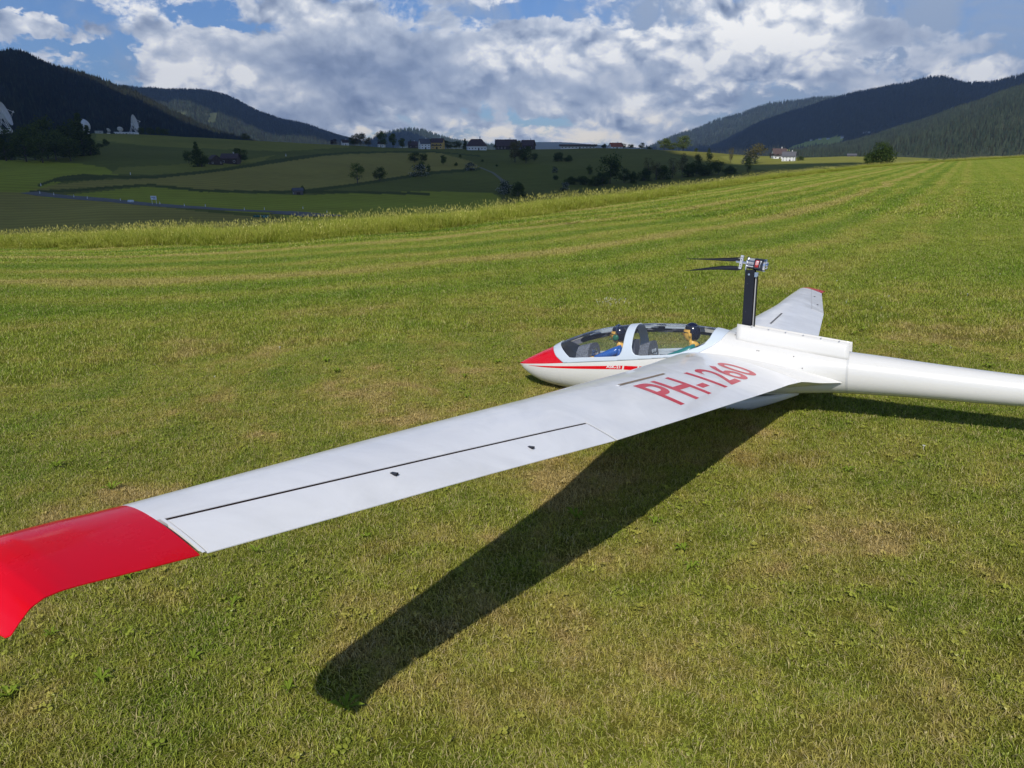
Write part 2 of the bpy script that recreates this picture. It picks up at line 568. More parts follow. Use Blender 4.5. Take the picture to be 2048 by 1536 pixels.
def m_blade(name, tint=(1, 1, 1), tall=False):
    m = bpy.data.materials.new(name)
    m.use_nodes = True
    m.node_tree.nodes.clear()
    T = NT(m.node_tree)
    g = T.node('ShaderNodeNewGeometry')
    at = T.node('ShaderNodeAttribute', attribute_name='rnd')
    rr = T.node('ShaderNodeSeparateColor'); T.put(rr.inputs[0], at.outputs['Color'])
    rnd, hgt, straw = rr.outputs
    if tall:
        p = g.outputs['Position']
        n = T.noise(p, 1.2, 4, .6)
        c = T.ramp(T.math('ADD', T.math('MULTIPLY', n, .6), T.math('MULTIPLY', rnd, .5)), [(.2, (.13, .185, .014)), (.5, (.24, .285, .028)), (.75, (.36, .37, .055)), (1.0, (.50, .44, .12))])
        c = T.mix(T.math('MULTIPLY', straw, .75), c, (.46, .40, .12))
    else:
        c, dist, p = turf_color(T, g.outputs['Position'])
        v = T.math('ADD', T.math('MULTIPLY', rnd, 1.7), .72)
        vc = T.node('ShaderNodeCombineColor')
        for i in range(3):
            T.put(vc.inputs[i], v)
        c = T.mix(1.0, c, vc.outputs[0], 'MULTIPLY')
        c = T.mix(T.math('MULTIPLY', straw, .85), c, (.62, .50, .25))
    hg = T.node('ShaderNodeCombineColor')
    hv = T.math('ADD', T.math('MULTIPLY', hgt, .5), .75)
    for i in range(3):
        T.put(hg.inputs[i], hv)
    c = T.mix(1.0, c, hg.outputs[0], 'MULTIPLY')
    c = T.mix(1.0, c, tint, 'MULTIPLY')
    d = T.node('ShaderNodeBsdfDiffuse'); T.put(d.inputs[0], c)
    t = T.node('ShaderNodeBsdfTranslucent'); T.put(t.inputs[0], T.mix(1.0, c, (1.15, 1.2, .6), 'MULTIPLY'))
    mx = T.node('ShaderNodeMixShader'); mx.inputs[0].default_value = .22
    T.l.new(d.outputs[0], mx.inputs[1]); T.l.new(t.outputs[0], mx.inputs[2])
    gl = T.node('ShaderNodeBsdfGlossy'); gl.inputs['Roughness'].default_value = .38
    T.put(gl.inputs[0], (.9, .9, .8, 1))
    m2 = T.node('ShaderNodeMixShader'); m2.inputs[0].default_value = .02
    T.l.new(mx.outputs[0], m2.inputs[1]); T.l.new(gl.outputs[0], m2.inputs[2])
    o = T.node('ShaderNodeOutputMaterial')
    T.l.new(m2.outputs[0], o.inputs[0])
    return m


def m_valley():
    def fn(T, b):
        g = T.node('ShaderNodeNewGeometry')
        p = g.outputs['Position']
        at = T.node('ShaderNodeAttribute', attribute_name='field')
        n = T.noise(p, .012, 6, .6, .3)
        n2 = T.noise(p, .12, 4, .6)
        n3 = T.noise(p, 1.4, 3, .7)
        # swaths left by mowing
        sp = T.vmath('MULTIPLY', p, (.55, 1.0, .0))
        wv = T.node('ShaderNodeTexWave'); wv.bands_direction = 'Y'
        T.put(wv.inputs['Vector'], sp); wv.inputs['Scale'].default_value = .035; wv.inputs['Distortion'].default_value = 3.0; wv.inputs['Detail'].default_value = 3; wv.inputs['Detail Scale'].default_value = .4
        k = T.math('ADD', T.math('ADD', T.math('MULTIPLY', n, .7), T.math('MULTIPLY', n2, .35)), T.math('ADD', T.math('MULTIPLY', n3, .25), T.math('MULTIPLY', wv.outputs[1], .22)))
        kc = T.node('ShaderNodeCombineColor')
        for i in range(3):
            T.put(kc.inputs[i], T.math('ADD', T.math('MULTIPLY', k, .95), .28))
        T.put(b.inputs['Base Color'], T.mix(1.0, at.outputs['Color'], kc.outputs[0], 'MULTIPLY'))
        b.inputs['Roughness'].default_value = .95
        b.inputs['Specular IOR Level'].default_value = .05
    return mat('valley_meadow', fn=fn)


def polar_mesh(name, az, rfun, nr_arr, m):
    """grid over azimuth x parameter; rfun(az, t) gives the radius"""
    A, Tt = np.meshgrid(az, nr_arr, indexing='ij')
    Rr = rfun(A, Tt)
    X, Y = Rr * np.sin(A), Rr * np.cos(A)
    Z = ground_z(X.ravel(), Y.ravel()).reshape(X.shape)
    n, k = X.shape
    V = np.stack([X.ravel(), Y.ravel(), Z.ravel()], 1)
    i, j = np.meshgrid(np.arange(n - 1), np.arange(k - 1), indexing='ij')
    a = (i * k + j).ravel()
    Fc = np.stack([a, a + 1, a + k + 1, a + k], 1)
    me = mesh_from(name, V, Fc, [m], True)
    return me, V, (n, k)


AZ_IN = np.arange(-44, 44.01, .2)
AZ_ALL = np.radians(np.concatenate([np.arange(-180, -44, 2.0), AZ_IN, np.arange(46, 181, 2.0)]))
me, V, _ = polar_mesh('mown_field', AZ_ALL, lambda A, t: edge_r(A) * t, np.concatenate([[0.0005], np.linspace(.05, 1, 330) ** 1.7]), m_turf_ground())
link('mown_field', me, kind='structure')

AZ_V = np.radians(np.concatenate([np.arange(-180, -50, 3.0), np.arange(-50, 50.01, .085), np.arange(53, 181, 3.0)]))
tv = np.concatenate([np.linspace(0, .18, 14), np.linspace(.19, .36, 12), np.linspace(.365, .78, 200), np.linspace(.79, 1, 16)])


def r_val(A, t):
    e = edge_r(A)
    return np.exp(np.log(e) * (1 - t) + np.log(10000.) * t)


# valley radii: denser where the opposite slope is seen (200-1000 m)
me, V, (nA, nR) = polar_mesh('valley', AZ_V, r_val, tv, m_valley())


def in_poly(u, v, poly):
    c = np.zeros(u.shape, bool)
    n = len(poly)
    for i in range(n):
        x0, y0 = poly[i]; x1, y1 = poly[(i + 1) % n]
        if y0 == y1:
            continue
        cond = ((y0 > v) != (y1 > v)) & (u < (x1 - x0) * (v - y0) / (y1 - y0) + x0)
        c ^= cond
    return c


def to_px(Vv):
    s, c = math.sin(PITCH), math.cos(PITCH)
    x, y, z = Vv[:, 0], Vv[:, 1], Vv[:, 2] - CAM_Z
    f = y * c - z * s
    up = y * s + z * c
    f = np.where(f > .01, f, np.nan)
    return 1024 + F_PX * x / f, 768 - F_PX * up / f


U, VV = to_px(V)
rad = np.hypot(V[:, 0], V[:, 1])
base = np.tile(np.array([.155, .155, .026]), (len(V), 1))
G_BRIGHT, G_OLIVE, G_BROWN, G_DARK, G_LIT = (.330, .325, .030), (.245, .225, .036), (.345, .270, .055), (.085, .092, .018), (.21, .21, .04)  # bright tone raised to stand for partial sun on shaded fields
jit = fbm2(V[:, 0], V[:, 1], 25, 9, 3) * 3
FIELDS = [
    ([(-900, 316), (0, 318), (150, 326), (210, 335), (235, 350), (150, 352), (60, 388), (-900, 390)], G_BRIGHT),
    ([(-900, 388), (60, 384), (160, 398), (300, 412), (450, 428), (560, 438), (560, 600), (-900, 600)], G_BROWN),
    ([(70, 394), (160, 386), (300, 374), (420, 385), (600, 390), (860, 382), (985, 386), (1000, 396), (1000, 460), (640, 470), (560, 430), (430, 420), (300, 409), (160, 398)], G_BRIGHT),
    ([(60, 381), (110, 368), (210, 360), (300, 357), (420, 345), (520, 330), (640, 312), (760, 306), (880, 306), (940, 322), (960, 334), (860, 344), (720, 366), (600, 380), (500, 384), (420, 380), (300, 368), (160, 376)], G_BROWN),
    ([(190, 266), (700, 284), (700, 294), (560, 303), (300, 292), (190, 280)], G_OLIVE),
    ([(240, 335), (330, 330), (500, 318), (560, 310), (520, 322), (400, 345), (300, 350), (220, 347)], G_OLIVE),
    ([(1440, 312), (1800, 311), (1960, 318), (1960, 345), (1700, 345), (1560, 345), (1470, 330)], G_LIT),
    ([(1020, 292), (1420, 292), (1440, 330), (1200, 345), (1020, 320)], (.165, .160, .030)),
]
for poly, colr in FIELDS:
    mk = in_poly(U + jit * 2, VV + jit * .5, poly) & (rad > 140) & (rad < 1050)
    base[mk] = colr


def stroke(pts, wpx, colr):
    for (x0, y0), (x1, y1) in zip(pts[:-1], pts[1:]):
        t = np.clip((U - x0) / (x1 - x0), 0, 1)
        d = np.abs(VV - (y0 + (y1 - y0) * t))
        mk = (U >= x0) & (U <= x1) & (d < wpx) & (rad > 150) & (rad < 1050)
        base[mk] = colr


stroke([(75, 371), (120, 356), (165, 351), (215, 353), (300, 355), (400, 345), (470, 336), (560, 322), (640, 310)], 3.0, G_DARK)  # dark strokes: bank shade and unmown grass, painted into the field colour
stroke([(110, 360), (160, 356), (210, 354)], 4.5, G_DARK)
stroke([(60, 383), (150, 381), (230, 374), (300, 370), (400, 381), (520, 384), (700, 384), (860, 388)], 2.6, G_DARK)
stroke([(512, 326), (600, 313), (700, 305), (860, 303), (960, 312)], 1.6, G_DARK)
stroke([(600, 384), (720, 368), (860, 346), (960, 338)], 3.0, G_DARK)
base[~np.isfinite(U)] = (.09, .12, .03)
base[rad > 1060] = (.05, .07, .02)
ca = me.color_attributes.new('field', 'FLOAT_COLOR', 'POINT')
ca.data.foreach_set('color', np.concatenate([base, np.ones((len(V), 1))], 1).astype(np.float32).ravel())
link('valley', me, kind='structure')

# ------------------------------------------------------------------ road along the valley floor
def ribbon(name, pts, width, m, lift=.12, thick=.1, seg=10):
    """a strip laid on the terrain through picture-located ground points"""
    C = [ground_at(u, v)[0] for u, v in pts]
    P = []
    for a, b in zip(C[:-1], C[1:]):
        for k in range(seg):
            P.append(a + (b - a) * k / seg)
    P.append(C[-1])
    P = np.array(P)
    for _ in range(6):
        P[1:-1] = (P[:-2] + P[1:-1] * 2 + P[2:]) / 4
    mb = MB()
    L = []
    for i in range(len(P)):
        d = P[min(i + 1, len(P) - 1)] - P[max(i - 1, 0)]
        d = d[:2] / (np.linalg.norm(d[:2]) + 1e-9)
        n = np.array([-d[1], d[0]])
        row = []
        for s in (-.5, -.17, .17, .5):
            q = P[i][:2] + n * width * s
            row.append((q[0], q[1], gz(q[0], q[1]) + lift))
        L.append(row)
    vs = [p for r in L for p in r]
    base_n = len(vs)
    vs += [(p[0], p[1], p[2] - thick - lift) for r in L for p in r]
    fs = []
    for i in range(len(L) - 1):
        for k in range(3):
            a = i * 4 + k
            fs.append((a, a + 1, a + 5, a + 4))
        fs.append((i * 4, i * 4 + 4, i * 4 + 4 + base_n, i * 4 + base_n))
        fs.append((i * 4 + 3, i * 4 + 3 + base_n, i * 4 + 7 + base_n, i * 4 + 7))
    return mesh_from(name, vs, fs, [m])


def asph(T, b):
    g = T.node('ShaderNodeNewGeometry')
    n = T.noise(g.outputs['Position'], .5, 5, .6)
    T.put(b.inputs['Base Color'], T.ramp(n, [(.3, (.10, .092, .080)), (.7, (.155, .145, .125))]))


M_ROAD = mat('road_asphalt', rough=.85, fn=asph)
link('road', ribbon('road', [(60, 385), (100, 391), (160, 396), (230, 402), (300, 409), (370, 414.5), (440, 419), (500, 422), (560, 424), (620, 428), (680, 432)], 8.0, M_ROAD), kind='structure')
link('path', ribbon('path', [(560, 425.5), (590, 427), (620, 430), (648, 434)], 16.0, M_ROAD, lift=.2), kind='structure')
M_TRACK = mat('worn_track', (.17, .16, .09), .9)
link('track', ribbon('track', [(960, 335), (985, 345), (1002, 358), (1010, 372)], 2.6, M_TRACK), kind='structure')


# ------------------------------------------------------------------ grass
def scatter(name, pts, rotz, scl, idx, srcs, label=None, cat=None, tilt=None):
    """one object: instances of the source clumps on points"""
    n = len(pts)
    me = bpy.data.meshes.new(name)
    me.vertices.add(n)
    me.vertices.foreach_set('co', np.asarray(pts, np.float32).ravel())
    a = me.attributes.new('rot', 'FLOAT_VECTOR', 'POINT')
    rot = np.zeros((n, 3), np.float32); rot[:, 2] = rotz
    if tilt is not None:
        rot[:, :2] = tilt
    a.data.foreach_set('vector', rot.ravel())
    a = me.attributes.new('scl', 'FLOAT_VECTOR', 'POINT')
    scl = np.asarray(scl, np.float32)
    if scl.ndim == 1:
        scl = np.repeat(scl[:, None], 3, 1)
    a.data.foreach_set('vector', scl.ravel())
    a = me.attributes.new('idx', 'INT', 'POINT')
    a.data.foreach_set('value', np.asarray(idx, np.int32))
    col = bpy.data.collections.new(name + '_clumps')
    for s in srcs:
        if s.name not in col.objects:
            col.objects.link(s)
    srcs = list(col.objects)
    idx = np.asarray(idx) % len(srcs)
    ng = bpy.data.node_groups.new(name + '_nodes', 'GeometryNodeTree')
    ng.interface.new_socket('Geometry', in_out='INPUT', socket_type='NodeSocketGeometry')
    ng.interface.new_socket('Geometry', in_out='OUTPUT', socket_type='NodeSocketGeometry')
    N = ng.nodes
    gi, go = N.new('NodeGroupInput'), N.new('NodeGroupOutput')
    iop = N.new('GeometryNodeInstanceOnPoints')
    ci = N.new('GeometryNodeCollectionInfo')
    ci.inputs['Collection'].default_value = col
    ci.inputs['Separate Children'].default_value = True
    ci.inputs['Reset Children'].default_value = True
    iop.inputs['Pick Instance'].default_value = True

    def attr(nm, typ):
        q = N.new('GeometryNodeInputNamedAttribute'); q.data_type = typ
        q.inputs['Name'].default_value = nm
        return q.outputs['Attribute']
    ng.links.new(gi.outputs[0], iop.inputs['Points'])
    ng.links.new(ci.outputs[0], iop.inputs['Instance'])
    ng.links.new(attr('idx', 'INT'), iop.inputs['Instance Index'])
    e2r = N.new('FunctionNodeEulerToRotation')
    ng.links.new(attr('rot', 'FLOAT_VECTOR'), e2r.inputs[0])
    ng.links.new(e2r.outputs[0], iop.inputs['Rotation'])
    ng.links.new(attr('scl', 'FLOAT_VECTOR'), iop.inputs['Scale'])
    ng.links.new(iop.outputs[0], go.inputs[0])
    o = bpy.data.objects.new(name, me)
    COL.objects.link(o)
    md = o.modifiers.new('scatter', 'NODES')
    md.node_group = ng
    return tag(o, label, cat, None, 'stuff')


def blade_clump(name, size, n, lmin, lmax, wid, lean, m, segs=2, tall=False, straw_p=.2, round_leaf=0):
    """a square of turf: n bent, tapering blades"""
    px = rng.uniform(-size / 2, size / 2, n); py = rng.uniform(-size / 2, size / 2, n)
    L = rng.uniform(lmin, lmax, n) * rng.uniform(.6, 1.0, n)
    a = rng.uniform(0, 2 * np.pi, n)
    ln = np.abs(rng.normal(lean, lean * .5, n))
    w = wid * rng.uniform(.6, 1.3, n)
    straw = (rng.uniform(0, 1, n) < straw_p) * rng.uniform(.5, 1, n)
    rnd = rng.uniform(0, 1, n)
    side = a + np.pi / 2 + rng.uniform(-.7, .7, n)
    vs, cols = [], []
    k = segs
    for s in range(k):
        t = s / k
        bend = ln * (t + .6 * t * t)
        x = px + np.cos(a) * L * np.sin(bend) * t; y = py + np.sin(a) * L * np.sin(bend) * t; z = L * t * np.cos(bend * .8) - .002
        ww = w * (1 - .35 * t) / 2
        vs.append(np.stack([x - np.cos(side) * ww, y - np.sin(side) * ww, z], 1)); vs.append(np.stack([x + np.cos(side) * ww, y + np.sin(side) * ww, z], 1))
        cols += [np.stack([rnd, np.full(n, t), straw, np.ones(n)], 1)] * 2
    bend = ln * 1.6
    vs.append(np.stack([px + np.cos(a) * L * np.sin(bend), py + np.sin(a) * L * np.sin(bend), L * np.maximum(np.cos(bend * .8), .1)], 1))
    cols.append(np.stack([rnd, np.ones(n), straw, np.ones(n)], 1))
    V = np.stack(vs, 1).reshape(-1, 3)
    Cc = np.stack(cols, 1).reshape(-1, 4)
    q = 2 * k + 1
    F = []
    for i in range(n):
        b = i * q
        for s in range(k - 1):
            F.append((b + 2 * s, b + 2 * s + 1, b + 2 * s + 3, b + 2 * s + 2))
        F.append((b + 2 * k - 2, b + 2 * k - 1, b + 2 * k))
    V = V.tolist(); Cc = Cc.tolist()
    for _ in range(round_leaf):
        cx, cy = rng.uniform(-size / 2, size / 2, 2)
        r0 = rng.uniform(.003, .006); z0 = rng.uniform(.006, .016); rn = rng.uniform(.3, .9)
        for q3 in range(3):
            aa = q3 * 2.09 + rng.uniform(0, .4)
            ex, ey = cx + math.cos(aa) * r0, cy + math.sin(aa) * r0
            b = len(V)
            for c8 in range(6):
                t8 = c8 * math.pi / 3
                V.append([ex + math.cos(t8) * r0 * .8, ey + math.sin(t8) * r0 * .8, z0 + rng.uniform(-.002, .003)]); Cc.append([rn * .6, .9, 0, 1])
            F.append(tuple(range(b, b + 6)))
    if tall:
        for _ in range(tall):        # seed heads on thin stalks
            cx, cy = rng.uniform(-size / 2, size / 2, 2)
            h = lmax * rng.uniform(.85, 1.15); aa = rng.uniform(0, 6.28); lx, ly = math.cos(aa) * .06, math.sin(aa) * .06
            b = len(V); h *= .95
            V += [[cx, cy, 0], [cx + .003, cy, 0], [cx + lx, cy + ly, h], [cx + lx - .004, cy + ly - .004, h * .98], [cx + lx + .006, cy + ly + .004, h * .98], [cx + lx * 1.3, cy + ly * 1.3, h * 1.12]]
            Cc += [[.7, .9, .9, 1]] * 6
            F += [(b, b + 1, b + 2), (b + 3, b + 4, b + 5)]
    me = mesh_from(name, V, F, [m])
    ca = me.color_attributes.new('rnd', 'FLOAT_COLOR', 'POINT')
    ca.data.foreach_set('color', np.asarray(Cc, np.float32).ravel())
    return bpy.data.objects.new(name, me)


M_BLADE = m_blade('turf_blade')
M_TALL = m_blade('meadow_grass', tall=True)
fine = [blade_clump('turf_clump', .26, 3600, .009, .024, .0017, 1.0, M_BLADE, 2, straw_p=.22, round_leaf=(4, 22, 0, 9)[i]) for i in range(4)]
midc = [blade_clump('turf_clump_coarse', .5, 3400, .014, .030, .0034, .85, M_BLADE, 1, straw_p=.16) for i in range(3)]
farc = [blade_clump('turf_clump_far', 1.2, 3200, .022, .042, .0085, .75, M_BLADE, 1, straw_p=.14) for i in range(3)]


def lay_turf(name, r0, r1, step, srcs, azm=40, inner=True):
    n = int(r1 / step) + 2
    gx, gy = np.meshgrid(np.arange(-n, n + 1) * step, np.arange(-n, n + 1) * step)
    gx = gx.ravel() + rng.uniform(-.08, .08, gx.size) * step; gy = gy.ravel() + rng.uniform(-.08, .08, gy.size) * step
    r = np.hypot(gx, gy); a = np.arctan2(gx, gy)
    k = (r >= r0) & (r < r1) & ((np.abs(np.degrees(a)) < azm) | (r < 3.2)) & (r < edge_r(a) - .05)
    gx, gy = gx[k], gy[k]
    z = ground_z(gx, gy)
    m = len(gx)
    # lay each clump along the slope of the ground
    e = .12
    sx = (ground_z(gx + e, gy) - ground_z(gx - e, gy)) / (2 * e)
    sy = (ground_z(gx, gy + e) - ground_z(gx, gy - e)) / (2 * e)
    rz = rng.uniform(0, 6.28, m)
    nx_ = -sx * np.cos(rz) - sy * np.sin(rz)
    ny_ = sx * np.sin(rz) - sy * np.cos(rz)
    return scatter(name, np.stack([gx, gy, z + .001], 1), rz, rng.uniform(.85, 1.2, m), rng.integers(0, len(srcs), m), srcs, tilt=np.stack([-ny_, nx_], 1))


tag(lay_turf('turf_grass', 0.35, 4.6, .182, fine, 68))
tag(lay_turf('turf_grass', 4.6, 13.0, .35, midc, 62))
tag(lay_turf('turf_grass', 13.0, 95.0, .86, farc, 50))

# tall unmown strip along the field edge
tallc = [blade_clump('meadow_clump', .6, 900, .20, .34, .0062, .34, M_TALL, 2, tall=16, straw_p=.16) for i in range(4)]
pts = []
aa = -0.78
while aa < .72:
    er = float(edge_r(np.array([aa]))[0])
    da = .34 / er
    w = 4.5 if er > 16 else 4.0
    for k in range(int(w / .36)):
        rr_ = er + .05 + k * .36 + rng.uniform(-.1, .1)
        a2 = aa + rng.uniform(-.5, .5) * da
        # ragged near edge
        if k == 0 and rng.random() < .35:
            continue
        pts.append((rr_ * math.sin(a2), rr_ * math.cos(a2), k))
    aa += da
pts = np.array(pts)
z = ground_z(pts[:, 0], pts[:, 1])
m = len(pts)
hn = .98 + fbm2(pts[:, 0], pts[:, 1], 1.6, 2, 3) * .35 + rng.uniform(-.08, .08, m)
hn *= np.where(pts[:, 2] == 0, .45, np.where(pts[:, 2] == 1, .8, 1.0))
scatter('tall_grass', np.stack([pts[:, 0], pts[:, 1], z - .01], 1), rng.uniform(0, 6.28, m), np.stack([np.ones(m), np.ones(m), hn], 1), rng.integers(0, 4, m), tallc)

# a few taller tufts and weeds in the mown turf
M_WEED = mat('weed_leaf', (.16, .22, .025), 1.0, spec=0)


def rosette():
    mb = MB()
    n = random.randint(5, 8)
    for i in range(n):
        a = i * 2 * math.pi / n + random.uniform(-.3, .3)
        L = random.uniform(.018, .040); w = L * .16
        d = Vector((math.cos(a), math.sin(a), 0)); s = Vector((-d.y, d.x, 0))
        z1, z2 = random.uniform(.010, .02), random.uniform(.006, .024)
        p0, p1, p2 = Vector((0, 0, .004)), d * L * .55 + Vector((0, 0, z1 + .006)), d * L + Vector((0, 0, z2))
        mb.add([p0 - s * w * .2, p0 + s * w * .2, p1 + s * w, p1 - s * w, p1 + Vector((0, 0, -.003)), p2], [(0, 1, 4), (1, 2, 4), (0, 4, 3), (4, 2, 5), (3, 4, 5)])
    o = bpy.data.objects.new('weed_rosette', mb.mesh('weed_rosette', M_WEED))
    return o


ros = [rosette() for _ in range(4)]
wx, wy = [], []
while len(wx) < 70:
    r = 1.0 + 6.0 * random.random() ** .8; a = random.uniform(-.8, .8)
    x, y = r * math.sin(a), r * math.cos(a)
    if mn.noise(Vector((x * .9, y * .9, 2.0))) > .02:
        wx.append(x); wy.append(y)
m = len(wx)
scatter('weeds', np.stack([wx, wy, ground_z(wx, wy) + .004], 1), rng.uniform(0, 6.28, m), rng.uniform(.6, 1.15, m), rng.integers(0, 4, m), ros)

# daisies: a white patch beyond the nose and single flowers
M_PETAL = mat('daisy_petal', (.82, .82, .78), .6)
mb = MB()
for k in range(9):
    a0, a1 = k * .698, k * .698 + .45
    mb.add([(0, 0, .03), (.009 * math.cos(a0), .009 * math.sin(a0), .032), (.011 * math.cos((a0 + a1) / 2), .011 * math.sin((a0 + a1) / 2), .033), (.009 * math.cos(a1), .009 * math.sin(a1), .032)], [(0, 1, 2, 3)])
mb.tube([(0, 0, 0), (0, 0, .03)], .0012, 3)
dz = bpy.data.objects.new('daisy', mb.mesh('daisy', M_PETAL))


def ground_near(u, v):
    return ground_at(u, v, .6, 100.)[0]


dp = []
for _ in range(24):
    dp.append(ground_near(1185 + random.betavariate(2, 2) * 80, 600 + random.betavariate(2, 2) * 14))
for u, v in ((940, 797), (1846, 902), (330, 620), (700, 640), (1640, 452), (1290, 402), (1350, 438), (860, 560), (430, 760), (1900, 700), (1790, 560), (560, 700), (1700, 480), (1480, 470), (1130, 560), (760, 520)):
    dp.append(ground_near(u, v))
for _ in range(60):
    dp.append(ground_near(random.uniform(1000, 2040), random.uniform(390, 620)))
dp = np.array(dp)
m = len(dp)
scatter('daisies', dp, rng.uniform(0, 6.28, m), rng.uniform(.35, .6, m), np.zeros(m, int), [dz])


# ------------------------------------------------------------------ mountains
def m_mountain(name, c0, c1, c2, meadow=None):
    def fn(T, b):
        g = T.node('ShaderNodeNewGeometry')
        p = g.outputs['Position']
        n = T.noise(p, .0022, 6, .6, .5)
        n2 = T.noise(T.vmath('MULTIPLY', p, (1, 1, .35)), .03, 5, .7)
        k = T.math('ADD', T.math('MULTIPLY', n, .65), T.math('MULTIPLY', n2, .45))
        c = T.ramp(k, [(.40, c0), (.58, c1), (.75, c2)])
        if meadow:
            at = T.node('ShaderNodeAttribute', attribute_name='meadow')
            c = T.mix(at.outputs['Fac'], c, meadow)
        T.put(b.inputs['Base Color'], c)
        b.inputs['Roughness'].default_value = .95
        b.inputs['Specular IOR Level'].default_value = .03
    return mat(name, fn=fn)


def mountain(name, ridge, r_ridge, base_v, r_base, m, spur=.16, rough=14, seed=1, lawn=(), back=1.35, nu=420, profile=1.0):
    """heightfield hill: from its foot (r_base) up to a skyline traced as (u, v) at distance r_ridge"""
    us = np.array([p[0] for p in ridge], float)
    ra = np.array([px_azel(p[0], p[1])[0] for p in ridge])
    rt = np.array([tan_of(*p) for p in ridge])
    A = np.linspace(ra[0], ra[-1], nu)
    tt = smooth_interp(A, ra, rt)
    rr0 = np.interp(A, ra, np.linspace(r_base[0], r_base[1], len(ra)))
    rr1 = np.interp(A, ra, np.linspace(r_ridge[0], r_ridge[1], len(ra)))
    zb = CAM_Z + rr0 * np.array([tan_of(1024 + math.tan(a) * 1528, base_v) for a in A])
    zr = CAM_Z + rr1 * tt
    S = np.concatenate([np.linspace(0, 1, 70), np.linspace(1.02, back, 12)])
    Ag, Sg = np.meshgrid(A, S, indexing='ij')
    R0, R1 = rr0[:, None], rr1[:, None]
    Rr = R0 + (R1 - R0) * Sg
    sp = fbm2(Ag * 2200, Sg * 60, 110, seed, 4)
    # valleys and spurs run up the slope: push the profile in and out
    s = np.clip(Sg, 0, 1)
    pr_ = s ** profile
    Z = zb[:, None] + (zr - zb)[:, None] * (pr_ + spur * sp * np.sin(np.pi * s) * 1.4)
    # every point must stay below the sight line to the skyline
    lim = CAM_Z + Rr * (tt[:, None] - .0035 * (1 - s))
    Z = np.where(Sg <= 1, np.minimum(Z, lim), zr[:, None] - (Sg - 1) * (R1 - R0) * .35)
    X, Y = Rr * np.sin(Ag), Rr * np.cos(Ag)
    Z = Z + fbm2(X, Y, 90, seed + 7, 3) * rough * np.where(Sg < .97, 1, 0.25)
    Z = np.where(Sg == S[0], Z - 60, Z)
    n, k = X.shape
    V = np.stack([X.ravel(), Y.ravel(), Z.ravel()], 1)
    i, j = np.meshgrid(np.arange(n - 1), np.arange(k - 1), indexing='ij')
    a = (i * k + j).ravel()
    me = mesh_from(name, V, np.stack([a, a + 1, a + k + 1, a + k], 1), [m], True)
    Um, Vm = to_px(V)
    lw = np.zeros(len(V))
    for poly in lawn:
        lw[in_poly(Um, Vm, poly) & (Sg.ravel() < 1)] = 1
    at = me.attributes.new('meadow', 'FLOAT', 'POINT')
    at.data.foreach_set('value', lw.astype(np.float32))
    o = link(name, me, kind='structure')
    return o, V.reshape(n, k, 3), lw.reshape(n, k), S


def conifer_src(name, m, h=26., r=4.2, n=4):
    mb = MB()
    sides = 7
    for t in range(n):
        z0 = h * (.08 + .80 * t / n); z1 = min(h, z0 + h * .42)
        rr = r * (1 - t / n * .82)
        vs = []
        for k in range(sides):
            q = 1 + random.uniform(-.22, .22)
            vs.append((rr * q * math.cos(k * 6.283 / sides + t), rr * q * math.sin(k * 6.283 / sides + t), z0 - random.uniform(0, h * .03)))
        vs.append((0, 0, z1))
        mb.add(vs, [(k, (k + 1) % sides, sides) for k in range(sides)])
    mb.tube([(0, 0, -4), (0, 0, h * .2)], [.4, .3], 4)
    return bpy.data.objects.new(name, mb.mesh(name, m))


def forest(name, grid, lw, count, srcs, smin=.7, smax=1.2, s_hi=1.03, S=None):
    n, k, _ = grid.shape
    kk = int(np.searchsorted(S, s_hi))
    # weight cells by plan area so the stand is even
    i = rng.integers(0, n - 1, count * 3); j = rng.integers(0, kk, count * 3)
    area = np.linalg.norm(grid[i + 1, j, :2] - grid[i, j, :2], axis=1) * np.linalg.norm(grid[i, j + 1, :2] - grid[i, j, :2], axis=1)
    keep = rng.uniform(0, 1, count * 3) < area / np.percentile(area, 98)
    i, j = i[keep], j[keep]
    keep = lw[i, j] < .5
    i, j = i[keep][:count], j[keep][:count]
    fa, fb = rng.uniform(0, 1, len(i))[:, None], rng.uniform(0, 1, len(i))[:, None]
    P = grid[i, j] * (1 - fa) * (1 - fb) + grid[i + 1, j] * fa * (1 - fb) + grid[i, j + 1] * (1 - fa) * fb + grid[i + 1, j + 1] * fa * fb
    # extra trees right on the skyline
    kr = int(np.argmin(np.abs(S - 1.0)))
    ii = rng.integers(0, n - 1, count // 8); f = rng.uniform(0, 1, len(ii))[:, None]
    Q = grid[ii, kr] * (1 - f) + grid[ii + 1, kr] * f
    P = np.concatenate([P, Q])
    m = len(P)
    patch = 1 + fbm2(P[:, 0], P[:, 1], 160, 4, 2) * .6
    sc = rng.uniform(smin, smax, m) * patch
    return scatter(name, P - np.array([0, 0, 1.5]), rng.uniform(0, 6.28, m), np.stack([sc, sc, sc * rng.uniform(.85, 1.25, m)], 1), rng.integers(0, len(srcs), m), srcs)


def m_needles(name, c0, c1, amp=.0):
    def fn(T, b):
        oi = T.node('ShaderNodeObjectInfo')
        g = T.node('ShaderNodeNewGeometry')
        n = T.noise(g.outputs['Position'], .004, 4, .6)
        k = T.math('ADD', T.math('MULTIPLY', oi.outputs['Random'], .6), T.math('MULTIPLY', n, .5))
        T.put(b.inputs['Base Color'], T.ramp(k, [(.2, c0), (.9, c1)]))
        b.inputs['Roughness'].default_value = .9
        b.inputs['Specular IOR Level'].default_value = .05
    return mat(name, fn=fn)


